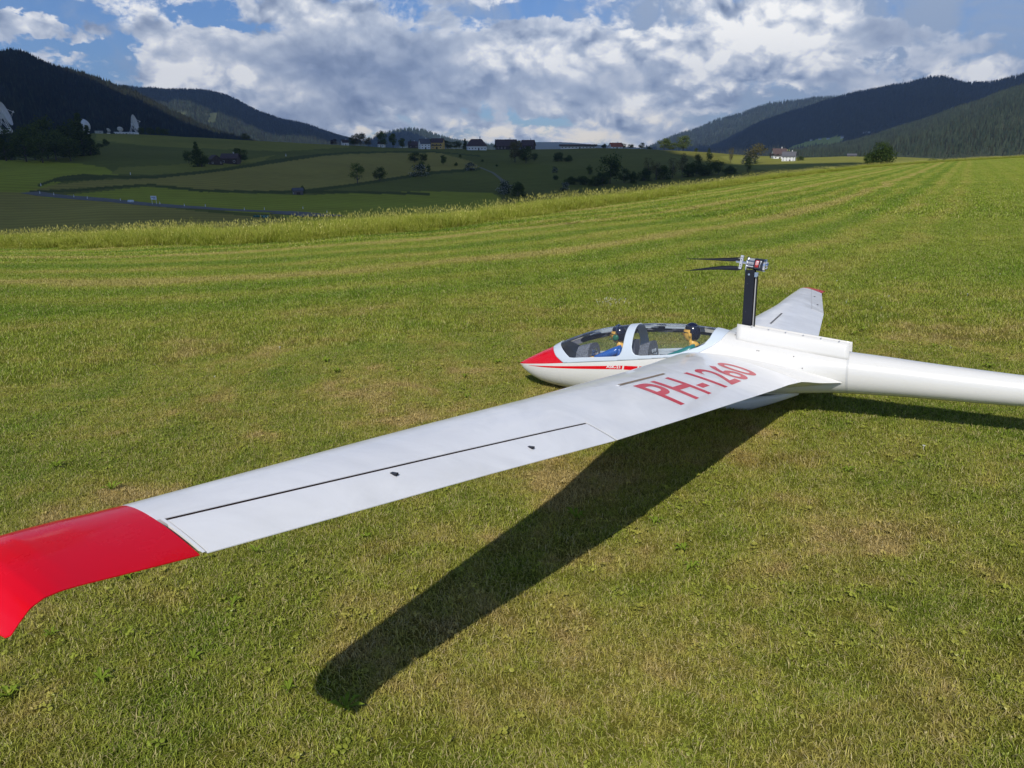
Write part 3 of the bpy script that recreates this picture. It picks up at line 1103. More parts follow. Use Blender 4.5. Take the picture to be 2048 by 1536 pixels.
SPRUCE = m_needles('spruce_needles', (.020, .022, .012), (.048, .050, .024))
SPRUCE_G = m_needles('larch_needles', (.028, .042, .022), (.066, .082, .044))
con = [conifer_src('conifer', SPRUCE) for _ in range(3)]
con_g = [conifer_src('conifer_light', SPRUCE_G, 24, 4.6) for _ in range(3)]

M_MT = m_mountain('wooded_slope', (.020, .024, .014), (.030, .034, .018), (.050, .052, .028), (.50, .50, .10))  # clearing tone raised to stand for sunlight it lacks in the shade
M_MTG = m_mountain('wooded_slope_light', (.034, .042, .024), (.052, .060, .034), (.082, .090, .048), (.095, .11, .05))

# distant chains first
mountain('far_hill', [(960, 296), (1000, 290), (1060, 284), (1110, 284), (1200, 290), (1300, 297), (1360, 300)], (9000, 9500), 300, (7000, 7000), M_MT, rough=10, seed=31, nu=120)
mountain('far_hill', [(560, 262), (640, 262), (690, 272), (720, 280), (735, 288), (760, 297)], (7600, 7600), 300, (6000, 6000), M_MT, rough=12, seed=32, nu=120)
o, g, lw, S = mountain('hill', [(700, 296), (740, 286), (760, 274), (790, 265), (820, 261), (850, 265), (880, 274), (910, 283), (960, 291), (1010, 297)], (5600, 5600), 299, (4300, 4300), M_MTG, rough=10, seed=33, nu=160)
forest('forest', g, lw, 2500, con_g, .8, 1.1, S=S)
o, g, lw, S = mountain('mountain', [(140, 200), (200, 180), (250, 177), (300, 182), (350, 184), (410, 185), (440, 190), (470, 202), (520, 226), (560, 241), (610, 252), (660, 268), (700, 285), (740, 298)], (4300, 5000), 299, (2500, 3600), M_MTG, rough=16, seed=34,
                       lawn=[[(350, 222), (372, 226), (378, 234), (360, 236)], [(420, 226), (436, 224), (430, 250), (414, 252)]])
forest('forest', g, lw, 16000, con + con_g, .6, .85, S=S)
o, g, lw, S = mountain('mountain', [(-2200, -80), (-1000, 20), (-500, 60), (-200, 84), (0, 108), (20, 106), (50, 112), (75, 124), (110, 138), (150, 150), (200, 168), (240, 184), (260, 190), (300, 208), (340, 228), (380, 246), (420, 262), (470, 280), (540, 300)], (1900, 2600), 292, (1150, 1700), M_MT, rough=10, seed=35, nu=600, spur=.12)
forest('forest', g, lw, 36000, con + con[:2] + con_g[:1], .36, .66, S=S)
# right: far ridge, main mountain, near wooded shoulder
o, g, lw, S = mountain('mountain', [(1260, 312), (1290, 300), (1330, 283), (1360, 270), (1400, 257), (1440, 243), (1480, 232), (1530, 215), (1580, 207), (1640, 199), (1700, 195), (1760, 190), (1900, 186), (2100, 180)], (6800, 6800), 305, (4800, 4800), M_MTG, rough=20, seed=36)
forest('forest', g, lw, 9000, con_g + con, .9, 1.2, S=S)
MEADOWS = [[(1560, 310), (1585, 292), (1620, 282), (1650, 276), (1685, 272), (1688, 280), (1672, 292), (1640, 296), (1600, 300)], [(1738, 238), (1775, 226), (1810, 230), (1835, 240), (1800, 252), (1755, 250)]]
o, g, lw, S = mountain('mountain', [(1370, 318), (1400, 304), (1440, 290), (1480, 268), (1530, 245), (1590, 224), (1640, 208), (1690, 196), (1730, 186), (1780, 176), (1820, 168), (1850, 161), (1880, 158.5), (1905, 164), (1940, 171), (1980, 168), (2048, 154), (2200, 120), (2600, 60), (3400, 0)], (5200, 4200), 312, (3300, 2600), M_MT, rough=16, seed=37, lawn=MEADOWS[:1], nu=560)
g_main = g
forest('forest', g, lw, 30000, con, .6, .9, S=S)
o, g, lw, S = mountain('mountain', [(1500, 330), (1560, 314), (1620, 301), (1680, 293), (1740, 279), (1790, 262), (1840, 246), (1880, 233), (1920, 218), (1960, 205), (2000, 190), (2048, 176), (2200, 130), (2600, 40), (3400, -40)], (3100, 2300), 322, (1500, 1250), M_MTG, rough=14, seed=38, nu=600, spur=.14)
forest('forest', g, lw, 42000, con_g + con[:1], .32, .58, S=S)

# ------------------------------------------------------------------ air between here and the far slopes
M_HAZE = bpy.data.materials.new('haze_air')
M_HAZE.use_nodes = True
M_HAZE.node_tree.nodes.clear()
T = NT(M_HAZE.node_tree)
pv = T.node('ShaderNodeVolumePrincipled')
pv.inputs['Color'].default_value = (.42, .64, 1.0, 1)
pv.inputs['Density'].default_value = 7.5e-5
pv.inputs['Anisotropy'].default_value = .2
mo = T.node('ShaderNodeOutputMaterial')
T.l.new(pv.outputs[0], mo.inputs['Volume'])
link('haze', MB().box((0, 0, 440), (21600, 21600, 1180)).mesh('haze', M_HAZE), kind='stuff')

# ------------------------------------------------------------------ unseen clouds overhead (above the air box), placed to shade valley and slopes
M_CLOUD = mat('cloud_vapour', (.8, .8, .8), 1.0, spec=0)


def shade_cloud(cx, cy, z, sx, sy, h, seed):
    """a lumpy flat-based cumulus"""
    bm = bmesh.new()
    bmesh.ops.create_icosphere(bm, subdivisions=5, radius=1)
    for v in bm.verts:
        p = v.co.copy()
        q = Vector((p.x * 1.6 + seed * 7.3, p.y * 1.6, p.z * 1.6))
        d = 1 + .30 * mn.fractal(q, 1.0, 2.0, 5) + .10 * abs(mn.noise(q * 3.3))
        p *= d
        v.co = Vector((p.x * sx, p.y * sy, (p.z if p.z > 0 else p.z * .22) * h))
    me = bpy.data.meshes.new('shade_cloud')
    bm.to_mesh(me); bm.free()
    me.materials.append(M_CLOUD)
    me.polygons.foreach_set('use_smooth', np.ones(len(me.polygons), dtype=bool))
    o = link('shade_cloud', me, kind='structure')
    o.location = (cx, cy, z)
    return o


def shade(x, y, zg, alt, sx, sy, h, seed):
    """place a cloud at altitude alt so that its shadow is centred on (x, y) at height zg"""
    k = (alt - zg) / sdir.z
    shade_cloud(x + sdir.x * k, y + sdir.y * k, alt, sx, sy, h, seed)


shade(-210, 600, -5, 1500, 380, 430, 110, 1)       # valley meadows
shade(-620, 1500, 100, 1700, 700, 620, 130, 2)   # left wooded slope
shade(-1500, 4500, 250, 1900, 900, 1000, 160, 3) # right half of the hill behind
shade(1900, 3800, 250, 1900, 1500, 1000, 200, 4) # main mountain on the right


# ------------------------------------------------------------------ trees
def m_leaf(name, c0, c1, bloom=None, bt=.8):
    m = bpy.data.materials.new(name)
    m.use_nodes = True
    m.node_tree.nodes.clear()
    T = NT(m.node_tree)
    at = T.node('ShaderNodeAttribute', attribute_name='rnd')
    c = T.mix(at.outputs['Fac'], c0, c1)
    if bloom:
        c = T.mix(T.math('GREATER_THAN', at.outputs['Fac'], bt), c, bloom)
    d = T.node('ShaderNodeBsdfDiffuse'); T.put(d.inputs[0], c)
    t = T.node('ShaderNodeBsdfTranslucent'); T.put(t.inputs[0], c)
    mx = T.node('ShaderNodeMixShader'); mx.inputs[0].default_value = .3
    T.l.new(d.outputs[0], mx.inputs[1]); T.l.new(t.outputs[0], mx.inputs[2])
    o = T.node('ShaderNodeOutputMaterial'); T.l.new(mx.outputs[0], o.inputs[0])
    return m


LEAF = m_leaf('leaf_green', (.070, .098, .020), (.165, .205, .044))
LEAF_D = m_leaf('leaf_dark', (.045, .066, .016), (.115, .145, .034))
LEAF_B = m_leaf('leaf_bronze', (.105, .098, .036), (.200, .175, .070))
LEAF_W = m_leaf('leaf_blossom', (.035, .055, .022), (.08, .10, .04), (.46, .46, .40), .74)
LEAF_L = m_leaf('leaf_lone', (.030, .055, .014), (.075, .110, .028))  # darker green mix for the lone tree
LEAF_R = m_leaf('leaf_copper', (.022, .012, .014), (.045, .022, .024))
BARK = mat('bark', (.10, .08, .06), .9)


def crown_mesh(name, shape, m, width=.6, n=2000, leaf=.03, z0=.12, gaps=.0):
    """leaf-sized faces in clumps; unit height"""
    cl = []
    N = {'round': 26, 'oval': 24, 'conifer': 40, 'bush': 18, 'airy': 20}[shape]
    for i in range(N):
        t = random.random()
        a = random.uniform(0, 6.283)
        if shape == 'conifer':
            t = (i + .5) / N
            z = z0 + (1 - z0) * t * .97
            R = width * .5 * (1 - t) ** .85
            cl.append((R * .62 * math.cos(a), R * .62 * math.sin(a), z, max(.035, R * .62)))
        else:
            z = z0 + (1 - z0) * (.12 + .76 * t)
            prof = {'round': (math.sin(math.pi * (.12 + .80 * t)) ** .6), 'oval': math.sin(math.pi * (.1 + .82 * t)) ** .8, 'bush': math.cos(t * 1.35) ** .7, 'airy': math.sin(math.pi * (.15 + .75 * t)) ** .7}[shape]
            R = width * .5 * prof
            q = R * random.uniform(.35, .80)
            cl.append((q * math.cos(a), q * math.sin(a), z, width * random.uniform(.15, .24)))
    V, F, Cc = [], [], []
    per = n // N
    for cx, cy, cz, cr in cl:
        cb = random.uniform(-.25, .25)
        for _ in range(per):
            d = Vector((random.gauss(0, 1), random.gauss(0, 1), random.gauss(0, 1))).normalized()
            rr = cr * random.uniform(.55, 1.08) * (1 + .35 * (random.random() < .12))
            p = Vector((cx, cy, cz)) + Vector((d.x * rr, d.y * rr, d.z * rr * .85))
            if p.z < .03:
                p.z = .03
            s = leaf * random.uniform(.5, 1.25)
            nrm = (d + Vector((random.gauss(0, .6), random.gauss(0, .6), random.gauss(0, .6)))).normalized()
            t1 = nrm.orthogonal().normalized(); t2 = nrm.cross(t1)
            b = len(V)
            V += [p - t1 * s, p - t2 * s * .6, p + t1 * s, p + t2 * s * .6]
            F.append((b, b + 1, b + 2, b + 3))
            rv = min(1, max(0, random.random() + cb))
            Cc += [rv] * 4
    me = mesh_from(name, V, F, [m])
    at = me.attributes.new('rnd', 'FLOAT', 'POINT')
    at.data.foreach_set('value', np.asarray(Cc, np.float32))
    return me


def trunk_mesh(name, shape, h):
    mb = MB()
    top = {'conifer': .9, 'bush': .45}.get(shape, .72)
    mb.tube([(0, 0, -.06), (.004, 0, .1), (0, .006, top * .6), (.004, 0, top)], [.026, .02, .012, .004], 6)
    if shape != 'conifer':
        for k in range(6):
            a = k * 1.05 + random.uniform(-.3, .3); z = random.uniform(.15, .5) if shape != 'bush' else random.uniform(.02, .2)
            L = random.uniform(.16, .26)
            mb.tube([(0, 0, z), (math.cos(a) * L * .5, math.sin(a) * L * .5, z + .09), (math.cos(a) * L, math.sin(a) * L, z + .22)], [.010, .007, .003], 4)
    return mb.mesh(name, BARK, True)


PROTO = {}


def proto(shape, m, key, **kw):
    PROTO[key] = [(crown_mesh('crown', shape, m, **kw), trunk_mesh('trunk', shape, 1)) for _ in range(3 if shape != 'conifer' else 2)]


proto('round', LEAF, 'round', width=.85)
proto('round', LEAF_B, 'bronze', width=.85)
proto('round', LEAF_D, 'dark', width=.8)
proto('oval', LEAF, 'oval', width=.6)
proto('airy', LEAF, 'airy', width=.75, n=1300, leaf=.026)
proto('airy', LEAF_B, 'airyb', width=.7, n=1000, leaf=.024)
proto('conifer', LEAF_D, 'conifer', width=.42, n=2200, leaf=.026, z0=.03)
proto('bush', LEAF_D, 'bush', width=1.2, z0=.0, leaf=.045)
proto('bush', LEAF, 'bushg', width=1.2, z0=.0, leaf=.045)
proto('bush', LEAF_W, 'blossom', width=1.3, z0=.0, leaf=.04)
proto('round', LEAF_L, 'lone', width=.9, n=7000, leaf=.024, z0=.05)
proto('round', LEAF_R, 'copper', width=1.0, z0=.02)
_tn = 0


def tree(name, kind, u, v, hp, label, wp=None, group=None, r=None, cat='tree'):
    """tree whose foot is seen at (u, v) and which is hp picture pixels tall"""
    global _tn
    lift = 0.0
    if r is None:
        P, r = ground_at(u, v)
    else:
        d = px_dir(u, v); h = math.hypot(d[0], d[1])
        P = np.array([d[0] / h * r, d[1] / h * r, CAM_Z + r * d[2] / h])
        z_ray = P[2]
        P[2] = min(P[2], gz(P[0], P[1])) if r < 1000 else P[2]
        lift = z_ray - P[2]
    dist = math.hypot(F_PX, u - 1024)
    H = hp * r / dist / 1.02 + lift
    pr = PROTO[kind]
    c, t = pr[_tn % len(pr)]
    _tn += 1
    o = empty(name, label, cat, (P[0], P[1], P[2] - .02 * H), random.uniform(0, 6.28), group)
    w = H if wp is None else wp * r / dist / {'lone': .82, 'round': .85, 'bronze': .85, 'dark': .8, 'oval': .6, 'airy': .75, 'airyb': .7, 'conifer': .42, 'bush': 1.2, 'bushg': 1.2, 'blossom': 1.3, 'copper': 1.0}[kind] / .95
    o.scale = (w, w, H)
    link('crown', c, o)
    link('trunk', t, o)
    return o


# --- wooded knoll at the far left
GK = 'trees of the dark wood at the left edge'
LK = 'dark tree in the dense wood below the mountain at the left edge'
for (u, v, h, w, k, r, lb) in [(-30, 318, 78, 40, 'dark', 640, 'dark tree cut by the left photo edge, below the big lattice dish'), (2, 314, 62, 46, 'conifer', 650, 'dark spruce right below the big dish at the left edge'), (22, 316, 58, 44, 'dark', 640, 'dark broadleaf tree just right of the foot of the left edge dish'),
                           (12, 318, 40, 50, 'dark', 610, 'low dark tree in the front row at the extreme left of the wood'), (70, 314, 66, 50, 'dark', 640, 'tall dark tree rising behind the rounded bulging tree of the wood'), (96, 314, 76, 56, 'dark', 650, 'tallest broad tree in the middle of the dark wood'),
                           (128, 312, 60, 50, 'dark', 650, 'dark tree in the back row right of the tallest tree of the wood'), (112, 316, 56, 56, 'dark', 620, 'broad dark tree in the front row at the middle of the wood'), (150, 308, 66, 50, 'dark', 660, 'dark tree standing just left of the spruce before the white dome')]:
    tree('broadleaf_tree' if k != 'conifer' else 'spruce_tree', k, u, v, h, lb, w, GK, r)
tree('broadleaf_tree', 'dark', 52, 316, 52, 'rounded green tree bulging forward at the left front of the dark wood', 58, GK, 600)
tree('broadleaf_tree', 'dark', 84, 316, 44, 'low broad tree at the foot of the dark wood, second from its left front', 52, GK, 590)
tree('spruce_tree', 'conifer', 166, 303, 74, 'tall dark spruce in front of the white dome of the aerial station', 46, GK, 640)
tree('spruce_tree', 'conifer', 180, 298, 46, 'smaller spruce at the right end of the dark wood', 30, GK, 640)
tree('broadleaf_tree', 'dark', 140, 312, 40, 'low leafy tree at the foot of the wood below the white dome', 46, GK, 600)
tree('shrub', 'bush', 212, 292, 13, 'small dark shrub standing right of the wood on the green slope', 14, cat='shrub')
tree('shrub', 'bush', 199, 295, 8, 'low dark shrub beside the right end of the wood', 16, cat='shrub')
# trees right of the dish
for u, h, w, lb in [(284, 15, 14, 'dark round tree just right of the big dish aerial'), (301, 14, 18, 'broad dark tree second to the right of the big dish aerial'), (318, 16, 12, 'narrow dark tree third to the right of the big dish aerial'), (332, 14, 18, 'broad dark tree at the right end of the row beside the dish aerial')]:
    tree('broadleaf_tree', 'dark', u, 270, h, lb, w, 'row of trees right of the dish aerial')
tree('broadleaf_tree', 'dark', 492, 279, 13, 'lone dark tree on the plateau rim below the middle mountain', 18)
# farmstead on the slope
tree('spruce_tree', 'conifer', 396, 333, 48, 'tall dark spruce left of the brown farm barns', 26)
tree('broadleaf_tree', 'dark', 378, 327, 26, 'small broadleaf tree at the left foot of the farmstead spruce', 22)
tree('broadleaf_tree', 'dark', 404, 334, 32, 'dark bushy tree between the farmstead spruce and the barns', 34)
tree('broadleaf_tree', 'dark', 482, 324, 27, 'round dark tree at the right side of the brown farm barns', 32)
# trees of the village on the skyline
for (u, v, h, w, k, lb) in [(668, 289, 11, 15, 'copper', 'small round dark purple tree at the left end of the skyline village'), (704, 289, 16, 14, 'dark', 'dark tree right of the leftmost small village house'), (722, 290, 25, 26, 'bronze', 'broad brownish tree in the left half of the village skyline'),
                            (708, 288, 20, 16, 'bronze', 'slim brownish tree left of the broad brownish village tree'), (737, 290, 18, 16, 'bronze', 'low brownish tree right of the broad brownish village tree'), (763, 291, 32, 25, 'round', 'tallest rounded tree on the village skyline'), (786, 292, 28, 16, 'oval', 'upright green tree right of the tallest village tree'),
                            (805, 293, 20, 15, 'oval', 'small upright tree between the tall trees and the white house'), (821, 293, 16, 7, 'conifer', 'tiny spruce left of the white and yellow houses'), (852, 286, 12, 7, 'conifer', 'spruce tip above the white gabled house'), (861, 290, 18, 15, 'dark', 'dark tree behind the yellow house'),
                            (896, 298, 16, 22, 'dark', 'dark tree right of the yellow house'), (912, 297, 16, 22, 'dark', 'dark bushy tree midway between yellow house and white barn'), (930, 296, 20, 13, 'conifer', 'spruce left of the hip roofed white house'), (942, 294, 17, 12, 'dark', 'dark tree rising behind the hip roofed white house'),
                            (955, 294, 16, 12, 'conifer', 'slim spruce rising behind the right end of the hip roofed house'), (995, 296, 18, 16, 'dark', 'dark tree left of the long dark farm roofs'), (1036, 297, 18, 17, 'bronze', 'brownish tree in front of the long dark farm roofs')]:
    tree('village_tree', k, u, v, h, lb, w, 'trees among the village houses')
# valley slope
for (u, v, h, w, k, nm, lb) in [
    (715, 367, 40, 34, 'airy', 'broadleaf_tree', 'airy pale green tree standing alone on the shaded slope'), (760, 362, 27, 26, 'dark', 'broadleaf_tree', 'compact dark tree right of the airy tree on the slope'),
    (830, 325, 20, 28, 'dark', 'broadleaf_tree', 'dark tree group left member above the flowering bush'), (848, 324, 17, 18, 'dark', 'broadleaf_tree', 'small dark tree above the flowering bush, right member'),
    (838, 353, 23, 38, 'blossom', 'shrub', 'wide bush with pale blossom on the shaded slope below the village'), (858, 345, 16, 10, 'oval', 'broadleaf_tree', 'narrow sapling right of the wide blossoming bush'),
    (843, 336, 14, 16, 'airy', 'broadleaf_tree', 'thin airy tree just above the wide blossoming bush'),
    (886, 329, 19, 14, 'oval', 'broadleaf_tree', 'small upright tree in the hedge below the yellow house'), (912, 332, 7, 8, 'bush', 'shrub', 'tiny dark bush in the hedge left of the pale blossom shrub'), (920, 315, 6, 6, 'bush', 'shrub', 'tiny dark bush alone on the upper meadow below the white barn'),
    (942, 341, 15, 26, 'blossom', 'shrub', 'pale blossoming shrub at the end of the hedge'), (965, 324, 5, 6, 'bush', 'shrub', 'tiny bush on the open slope below the hip roofed house'), (993, 333, 4, 6, 'bush', 'shrub', 'smallest bush dot on the slope left of the big shade tree'),
    (1030, 325, 40, 34, 'bronze', 'broadleaf_tree', 'large bronze leaved tree on the slope below the farm roofs'), (1052, 326, 32, 28, 'dark', 'broadleaf_tree', 'dark tree overlapping the bronze tree on its right'), (1068, 322, 16, 16, 'dark', 'broadleaf_tree', 'small dark tree right of the bronze tree'),
    (1116, 323, 17, 26, 'bush', 'shrub', 'wide dark bush left of a pair in the upper meadow'), (1137, 323, 12, 20, 'bush', 'shrub', 'lower dark bush right of a pair in the upper meadow'),
    (1110, 346, 12, 13, 'blossom', 'shrub', 'small pale bush in the middle of the shaded meadow'), (1111, 360, 9, 13, 'bush', 'shrub', 'dark round bush below the small pale bush'),
    (1010, 388, 26, 34, 'blossom', 'shrub', 'large pale leaved bush right behind the tall grass strip'), (1036, 392, 27, 30, 'bush', 'shrub', 'dark leafy bush close behind the tall grass strip'),
    (1130, 382, 17, 20, 'blossom', 'shrub', 'round whitish bush at the lower left of the copse'), (1180, 350, 20, 14, 'oval', 'broadleaf_tree', 'slim green tree left of the big copse tree'),
    (1140, 369, 15, 30, 'bush', 'shrub', 'low dark hedge bush at the left end of the copse'), (1165, 370, 17, 30, 'bush', 'shrub', 'low dark hedge bush left of the big copse tree'), (1190, 372, 19, 30, 'bush', 'shrub', 'dark hedge bush under the slim green tree'),
    (1220, 368, 60, 48, 'dark', 'broadleaf_tree', 'largest dark rounded tree of the copse beyond the tall grass'), (1248, 366, 28, 26, 'dark', 'broadleaf_tree', 'low tree at the right foot of the largest copse tree'), (1205, 372, 26, 30, 'dark', 'broadleaf_tree', 'low dark tree at the left foot of the largest copse tree'),
    (1268, 366, 22, 24, 'bush', 'shrub', 'dark bush filling the gap in the middle of the copse'), (1296, 358, 48, 22, 'airyb', 'broadleaf_tree', 'thin airy tree with see-through crown in the copse'), (1312, 360, 38, 26, 'airyb', 'broadleaf_tree', 'second thin airy tree of the copse'),
    (1288, 362, 24, 30, 'bush', 'shrub', 'dark understorey bush below the thin airy trees'), (1345, 356, 46, 22, 'airyb', 'broadleaf_tree', 'slim tall tree at the centre right of the copse'), (1364, 354, 50, 20, 'airyb', 'broadleaf_tree', 'slimmest tall tree at the centre right of the copse'),
    (1328, 358, 26, 34, 'bush', 'shrub', 'dense dark bush between the airy trees and the slim tall trees'), (1392, 352, 42, 22, 'dark', 'broadleaf_tree', 'dark crowned tree over a pale stem in the copse'), (1418, 350, 48, 24, 'airy', 'broadleaf_tree', 'pale green tree toward the right end of the copse'),
    (1436, 350, 30, 26, 'dark', 'broadleaf_tree', 'rounded tree at the right end of the copse'), (1378, 354, 26, 34, 'bush', 'shrub', 'dark bush under the slim tall trees'), (1408, 352, 22, 34, 'bush', 'shrub', 'dark bush under the pale green copse tree'), (1458, 349, 16, 30, 'bush', 'shrub', 'low bush at the far right of the copse'),
    (1461, 325, 34, 11, 'airyb', 'broadleaf_tree', 'slim bare looking tree standing between copse and blossoming tree'), (1510, 327, 42, 46, 'airyb', 'broadleaf_tree', 'bronze airy tree left of the white farmhouse'), (1500, 328, 24, 34, 'blossom', 'shrub', 'blossoming shrub under the bronze airy tree'),
    (1495, 345, 28, 20, 'airy', 'broadleaf_tree', 'grey green tree just behind the tall grass below the farmhouse'), (1418, 302, 9, 8, 'conifer', 'spruce_tree', 'tiny spruce on the rim left of the farmhouse'), (1392, 300, 7, 8, 'bush', 'shrub', 'tiny bush on the rim right of the skyline tree pair'),
    (1328, 297, 24, 26, 'round', 'broadleaf_tree', 'left tree of the tall skyline group right of the red roof'), (1345, 299, 15, 26, 'round', 'broadleaf_tree', 'low middle tree of the skyline group'), (1366, 300, 30, 30, 'round', 'broadleaf_tree', 'right and tallest tree of the skyline group'),
    (1208, 296, 8, 12, 'bush', 'shrub', 'bush left of the red roofed house'), (1246, 296, 10, 14, 'dark', 'broadleaf_tree', 'first small tree right of the red roofed house'), (1262, 296, 9, 14, 'dark', 'broadleaf_tree', 'second small tree right of the red roofed house'),
    (1283, 296, 12, 13, 'dark', 'broadleaf_tree', 'third small tree right of the red roofed house'), (1299, 296, 5, 12, 'bush', 'shrub', 'low bush at the end of the row right of the red roof'),
    (1600, 321, 8, 16, 'bush', 'shrub', 'low dark bush right of the white farmhouse'), (1727, 334, 7, 14, 'bush', 'shrub', 'low bush left of the lone round tree'),
    (1864, 328, 10, 24, 'bushg', 'shrub', 'brown green low bush on the ridge at the right'), (1887, 327, 12, 11, 'blossom', 'shrub', 'pale flowering small bush on the ridge at the right')]:
    grp = 'trees and bushes of the copse' if 1125 < u < 1470 and v > 340 else 'trees and bushes scattered over the slope'
    tree(nm, k, u, v, h, lb, w, grp, cat='tree' if nm != 'shrub' else 'shrub')
o = tree('broadleaf_tree', 'lone', 1758, 334, 46, 'lone round full-crowned tree behind the mown field on the right', 50, r=210)


# ------------------------------------------------------------------ buildings
def noisy(c, k=.12, s=1.0):
    def fn(T, b):
        g = T.node('ShaderNodeNewGeometry')
        n = T.noise(g.outputs['Position'], s, 4, .6)
        T.put(b.inputs['Base Color'], T.ramp(n, [(.3, tuple(x * (1 - k) for x in c)), (.7, tuple(min(1, x * (1 + k)) for x in c))]))
    return fn


M_WHITE = mat('white_render', (.80, .80, .78), .8, fn=noisy((.76, .76, .74), .06))
M_YELL = mat('yellow_render', (.62, .42, .12), .8, fn=noisy((.62, .42, .12), .06))
M_ROOFB = mat('brown_roof', (.085, .055, .05), .8, fn=noisy((.085, .055, .05), .2, .7))
M_ROOFG = mat('grey_roof', (.10, .10, .11), .8, fn=noisy((.10, .10, .11), .2, .7))
M_ROOFR = mat('red_roof', (.34, .10, .055), .8, fn=noisy((.34, .10, .055), .2, .7))
M_WOODD = mat('dark_timber', (.060, .042, .034), .8, fn=noisy((.06, .042, .034), .25, .8))
M_WIN = mat('window_glass', (.03, .035, .045), .15)
M_FRAME = mat('white_frame', (.8, .8, .8), .6)


def house(name, label, u, v, wpx, hpx, roofpx, mw, mr, yaw=0.0, deep=.8, rows=2, colsn=4, hip=False, upper=None, r=None, balcony=False, group='houses of the village on the skyline', chim=True, doors=1, cat='house', gable_front=False):
    """house whose foot centre is seen at (u, v); sizes in picture pixels turned into metres at its distance"""
    P, rr = ground_at(u, v) if r is None else (None, r)
    if P is None:
        d = px_dir(u, v); h = math.hypot(d[0], d[1]); P = np.array([d[0] / h * r, d[1] / h * r, CAM_Z + r * d[2] / h]); rr = r
    k = rr / math.hypot(F_PX, u - 1024)
    W, H, RH = wpx * k, hpx * k, roofpx * k
    Dp = W * deep
    o = empty(name, label, cat, (P[0], P[1], P[2] - .3), -math.atan2(P[0], P[1]) + yaw, group)
    H += .3
    mb = MB()
    mb.box((0, 0, H / 2 - 1), (W, Dp, H + 2))
    if gable_front:
        mb.add([(-W / 2, -Dp / 2, H), (W / 2, -Dp / 2, H), (0, -Dp / 2, H + RH * .97), (-W / 2, Dp / 2, H), (W / 2, Dp / 2, H), (0, Dp / 2, H + RH * .97)], [(0, 1, 2), (5, 4, 3), (0, 2, 5, 3), (1, 4, 5, 2)])
    elif not hip:
        mb.add([(-W / 2, -Dp / 2, H), (-W / 2, Dp / 2, H), (-W / 2, 0, H + RH * .97), (W / 2, -Dp / 2, H), (W / 2, Dp / 2, H), (W / 2, 0, H + RH * .97)], [(0, 2, 1), (3, 4, 5), (0, 3, 5, 2), (1, 2, 5, 4)])
    link('wall', mb.mesh('wall', mw), o)
    if upper:
        link('upper_wall', MB().box((0, 0, H * .78), (W * 1.01, Dp * 1.01, H * .42)).mesh('upper_wall', upper), o)
    e = max(.4, W * .05)
    t = max(.15, W * .015)
    mb = MB()
    if hip:
        a, b = W / 2 + e, Dp / 2 + e
        q = W * .28
        vs = [(-a, -b, H), (a, -b, H), (a, b, H), (-a, b, H), (-q, 0, H + RH), (q, 0, H + RH)]
        mb.add(vs, [(0, 1, 5, 4), (1, 2, 5), (2, 3, 4, 5), (3, 0, 4), (3, 2, 1, 0)])
    else:
        ax, bx = W / 2 + e, Dp / 2 + e
        if gable_front:
            s = RH / (W / 2)
            for sg in (-1, 1):
                mb.add([(0, -bx, H + RH), (sg * ax, -bx, H - e * s), (sg * ax, bx, H - e * s), (0, bx, H + RH), (0, -bx, H + RH + t), (sg * ax, -bx, H - e * s + t), (sg * ax, bx, H - e * s + t), (0, bx, H + RH + t)],
                       [(0, 1, 2, 3), (7, 6, 5, 4), (0, 4, 5, 1), (1, 5, 6, 2), (2, 6, 7, 3), (3, 7, 4, 0)])
        else:
            s = RH / (Dp / 2)
            for sg in (-1, 1):
                mb.add([(-ax, 0, H + RH), (-ax, sg * bx, H - e * s), (ax, sg * bx, H - e * s), (ax, 0, H + RH), (-ax, 0, H + RH + t), (-ax, sg * bx, H - e * s + t), (ax, sg * bx, H - e * s + t), (ax, 0, H + RH + t)],
                       [(0, 1, 2, 3), (7, 6, 5, 4), (0, 4, 5, 1), (1, 5, 6, 2), (2, 6, 7, 3), (3, 7, 4, 0)])
    rf = link('roof', mb.mesh('roof', mr), o)
    if chim:
        link('chimney', MB().box((W * .2, Dp * .1, H + RH * 1.0), (W * .05, W * .05, RH * .7)).mesh('chimney', M_WHITE), rf)
    wz = H / (rows + .4)
    ww, wh = W / colsn * .36, wz * .46
    wm = MB().box((0, 0, 0), (ww, .12, wh)).mesh('window', M_FRAME)
    pm = MB().box((0, -.05, 0), (ww * .82, .08, wh * .84)).mesh('pane', M_WIN)
    for j in range(rows):
        for i in range(colsn):
            x = -W / 2 + W * (i + .5) / colsn
            if j == 0 and i == colsn // 2 and doors:
                continue
            w_ = link('window', wm, o); w_.location = (x, -Dp / 2 - .04, wz * (j + .62))
            p_ = link('pane', pm, w_)
    nside = max(1, int(colsn * deep * .6))
    for j in range(rows):
        for i in range(nside):
            w_ = link('window', wm, o); w_.rotation_euler = (0, 0, -math.pi / 2); w_.location = (-W / 2 - .04, -Dp / 2 + Dp * (i + .5) / nside, wz * (j + .62))
            p_ = link('pane', pm, w_)
    if doors:
        link('door', MB().box((-W / 2 + W * (colsn // 2 + .5) / colsn, -Dp / 2 - .05, wz * .42), (ww * 1.1, .14, wz * .84)).mesh('door', M_WOODD), o)
    if balcony:
        mbb = MB().box((0, -Dp / 2 - e * .4, H * .52), (W * .9, e * .9, .15)).box((0, -Dp / 2 - e * .82, H * .52 + .5), (W * .9, .1, .9))
        link('balcony', mbb.mesh('balcony', M_WOODD), o)
    return o


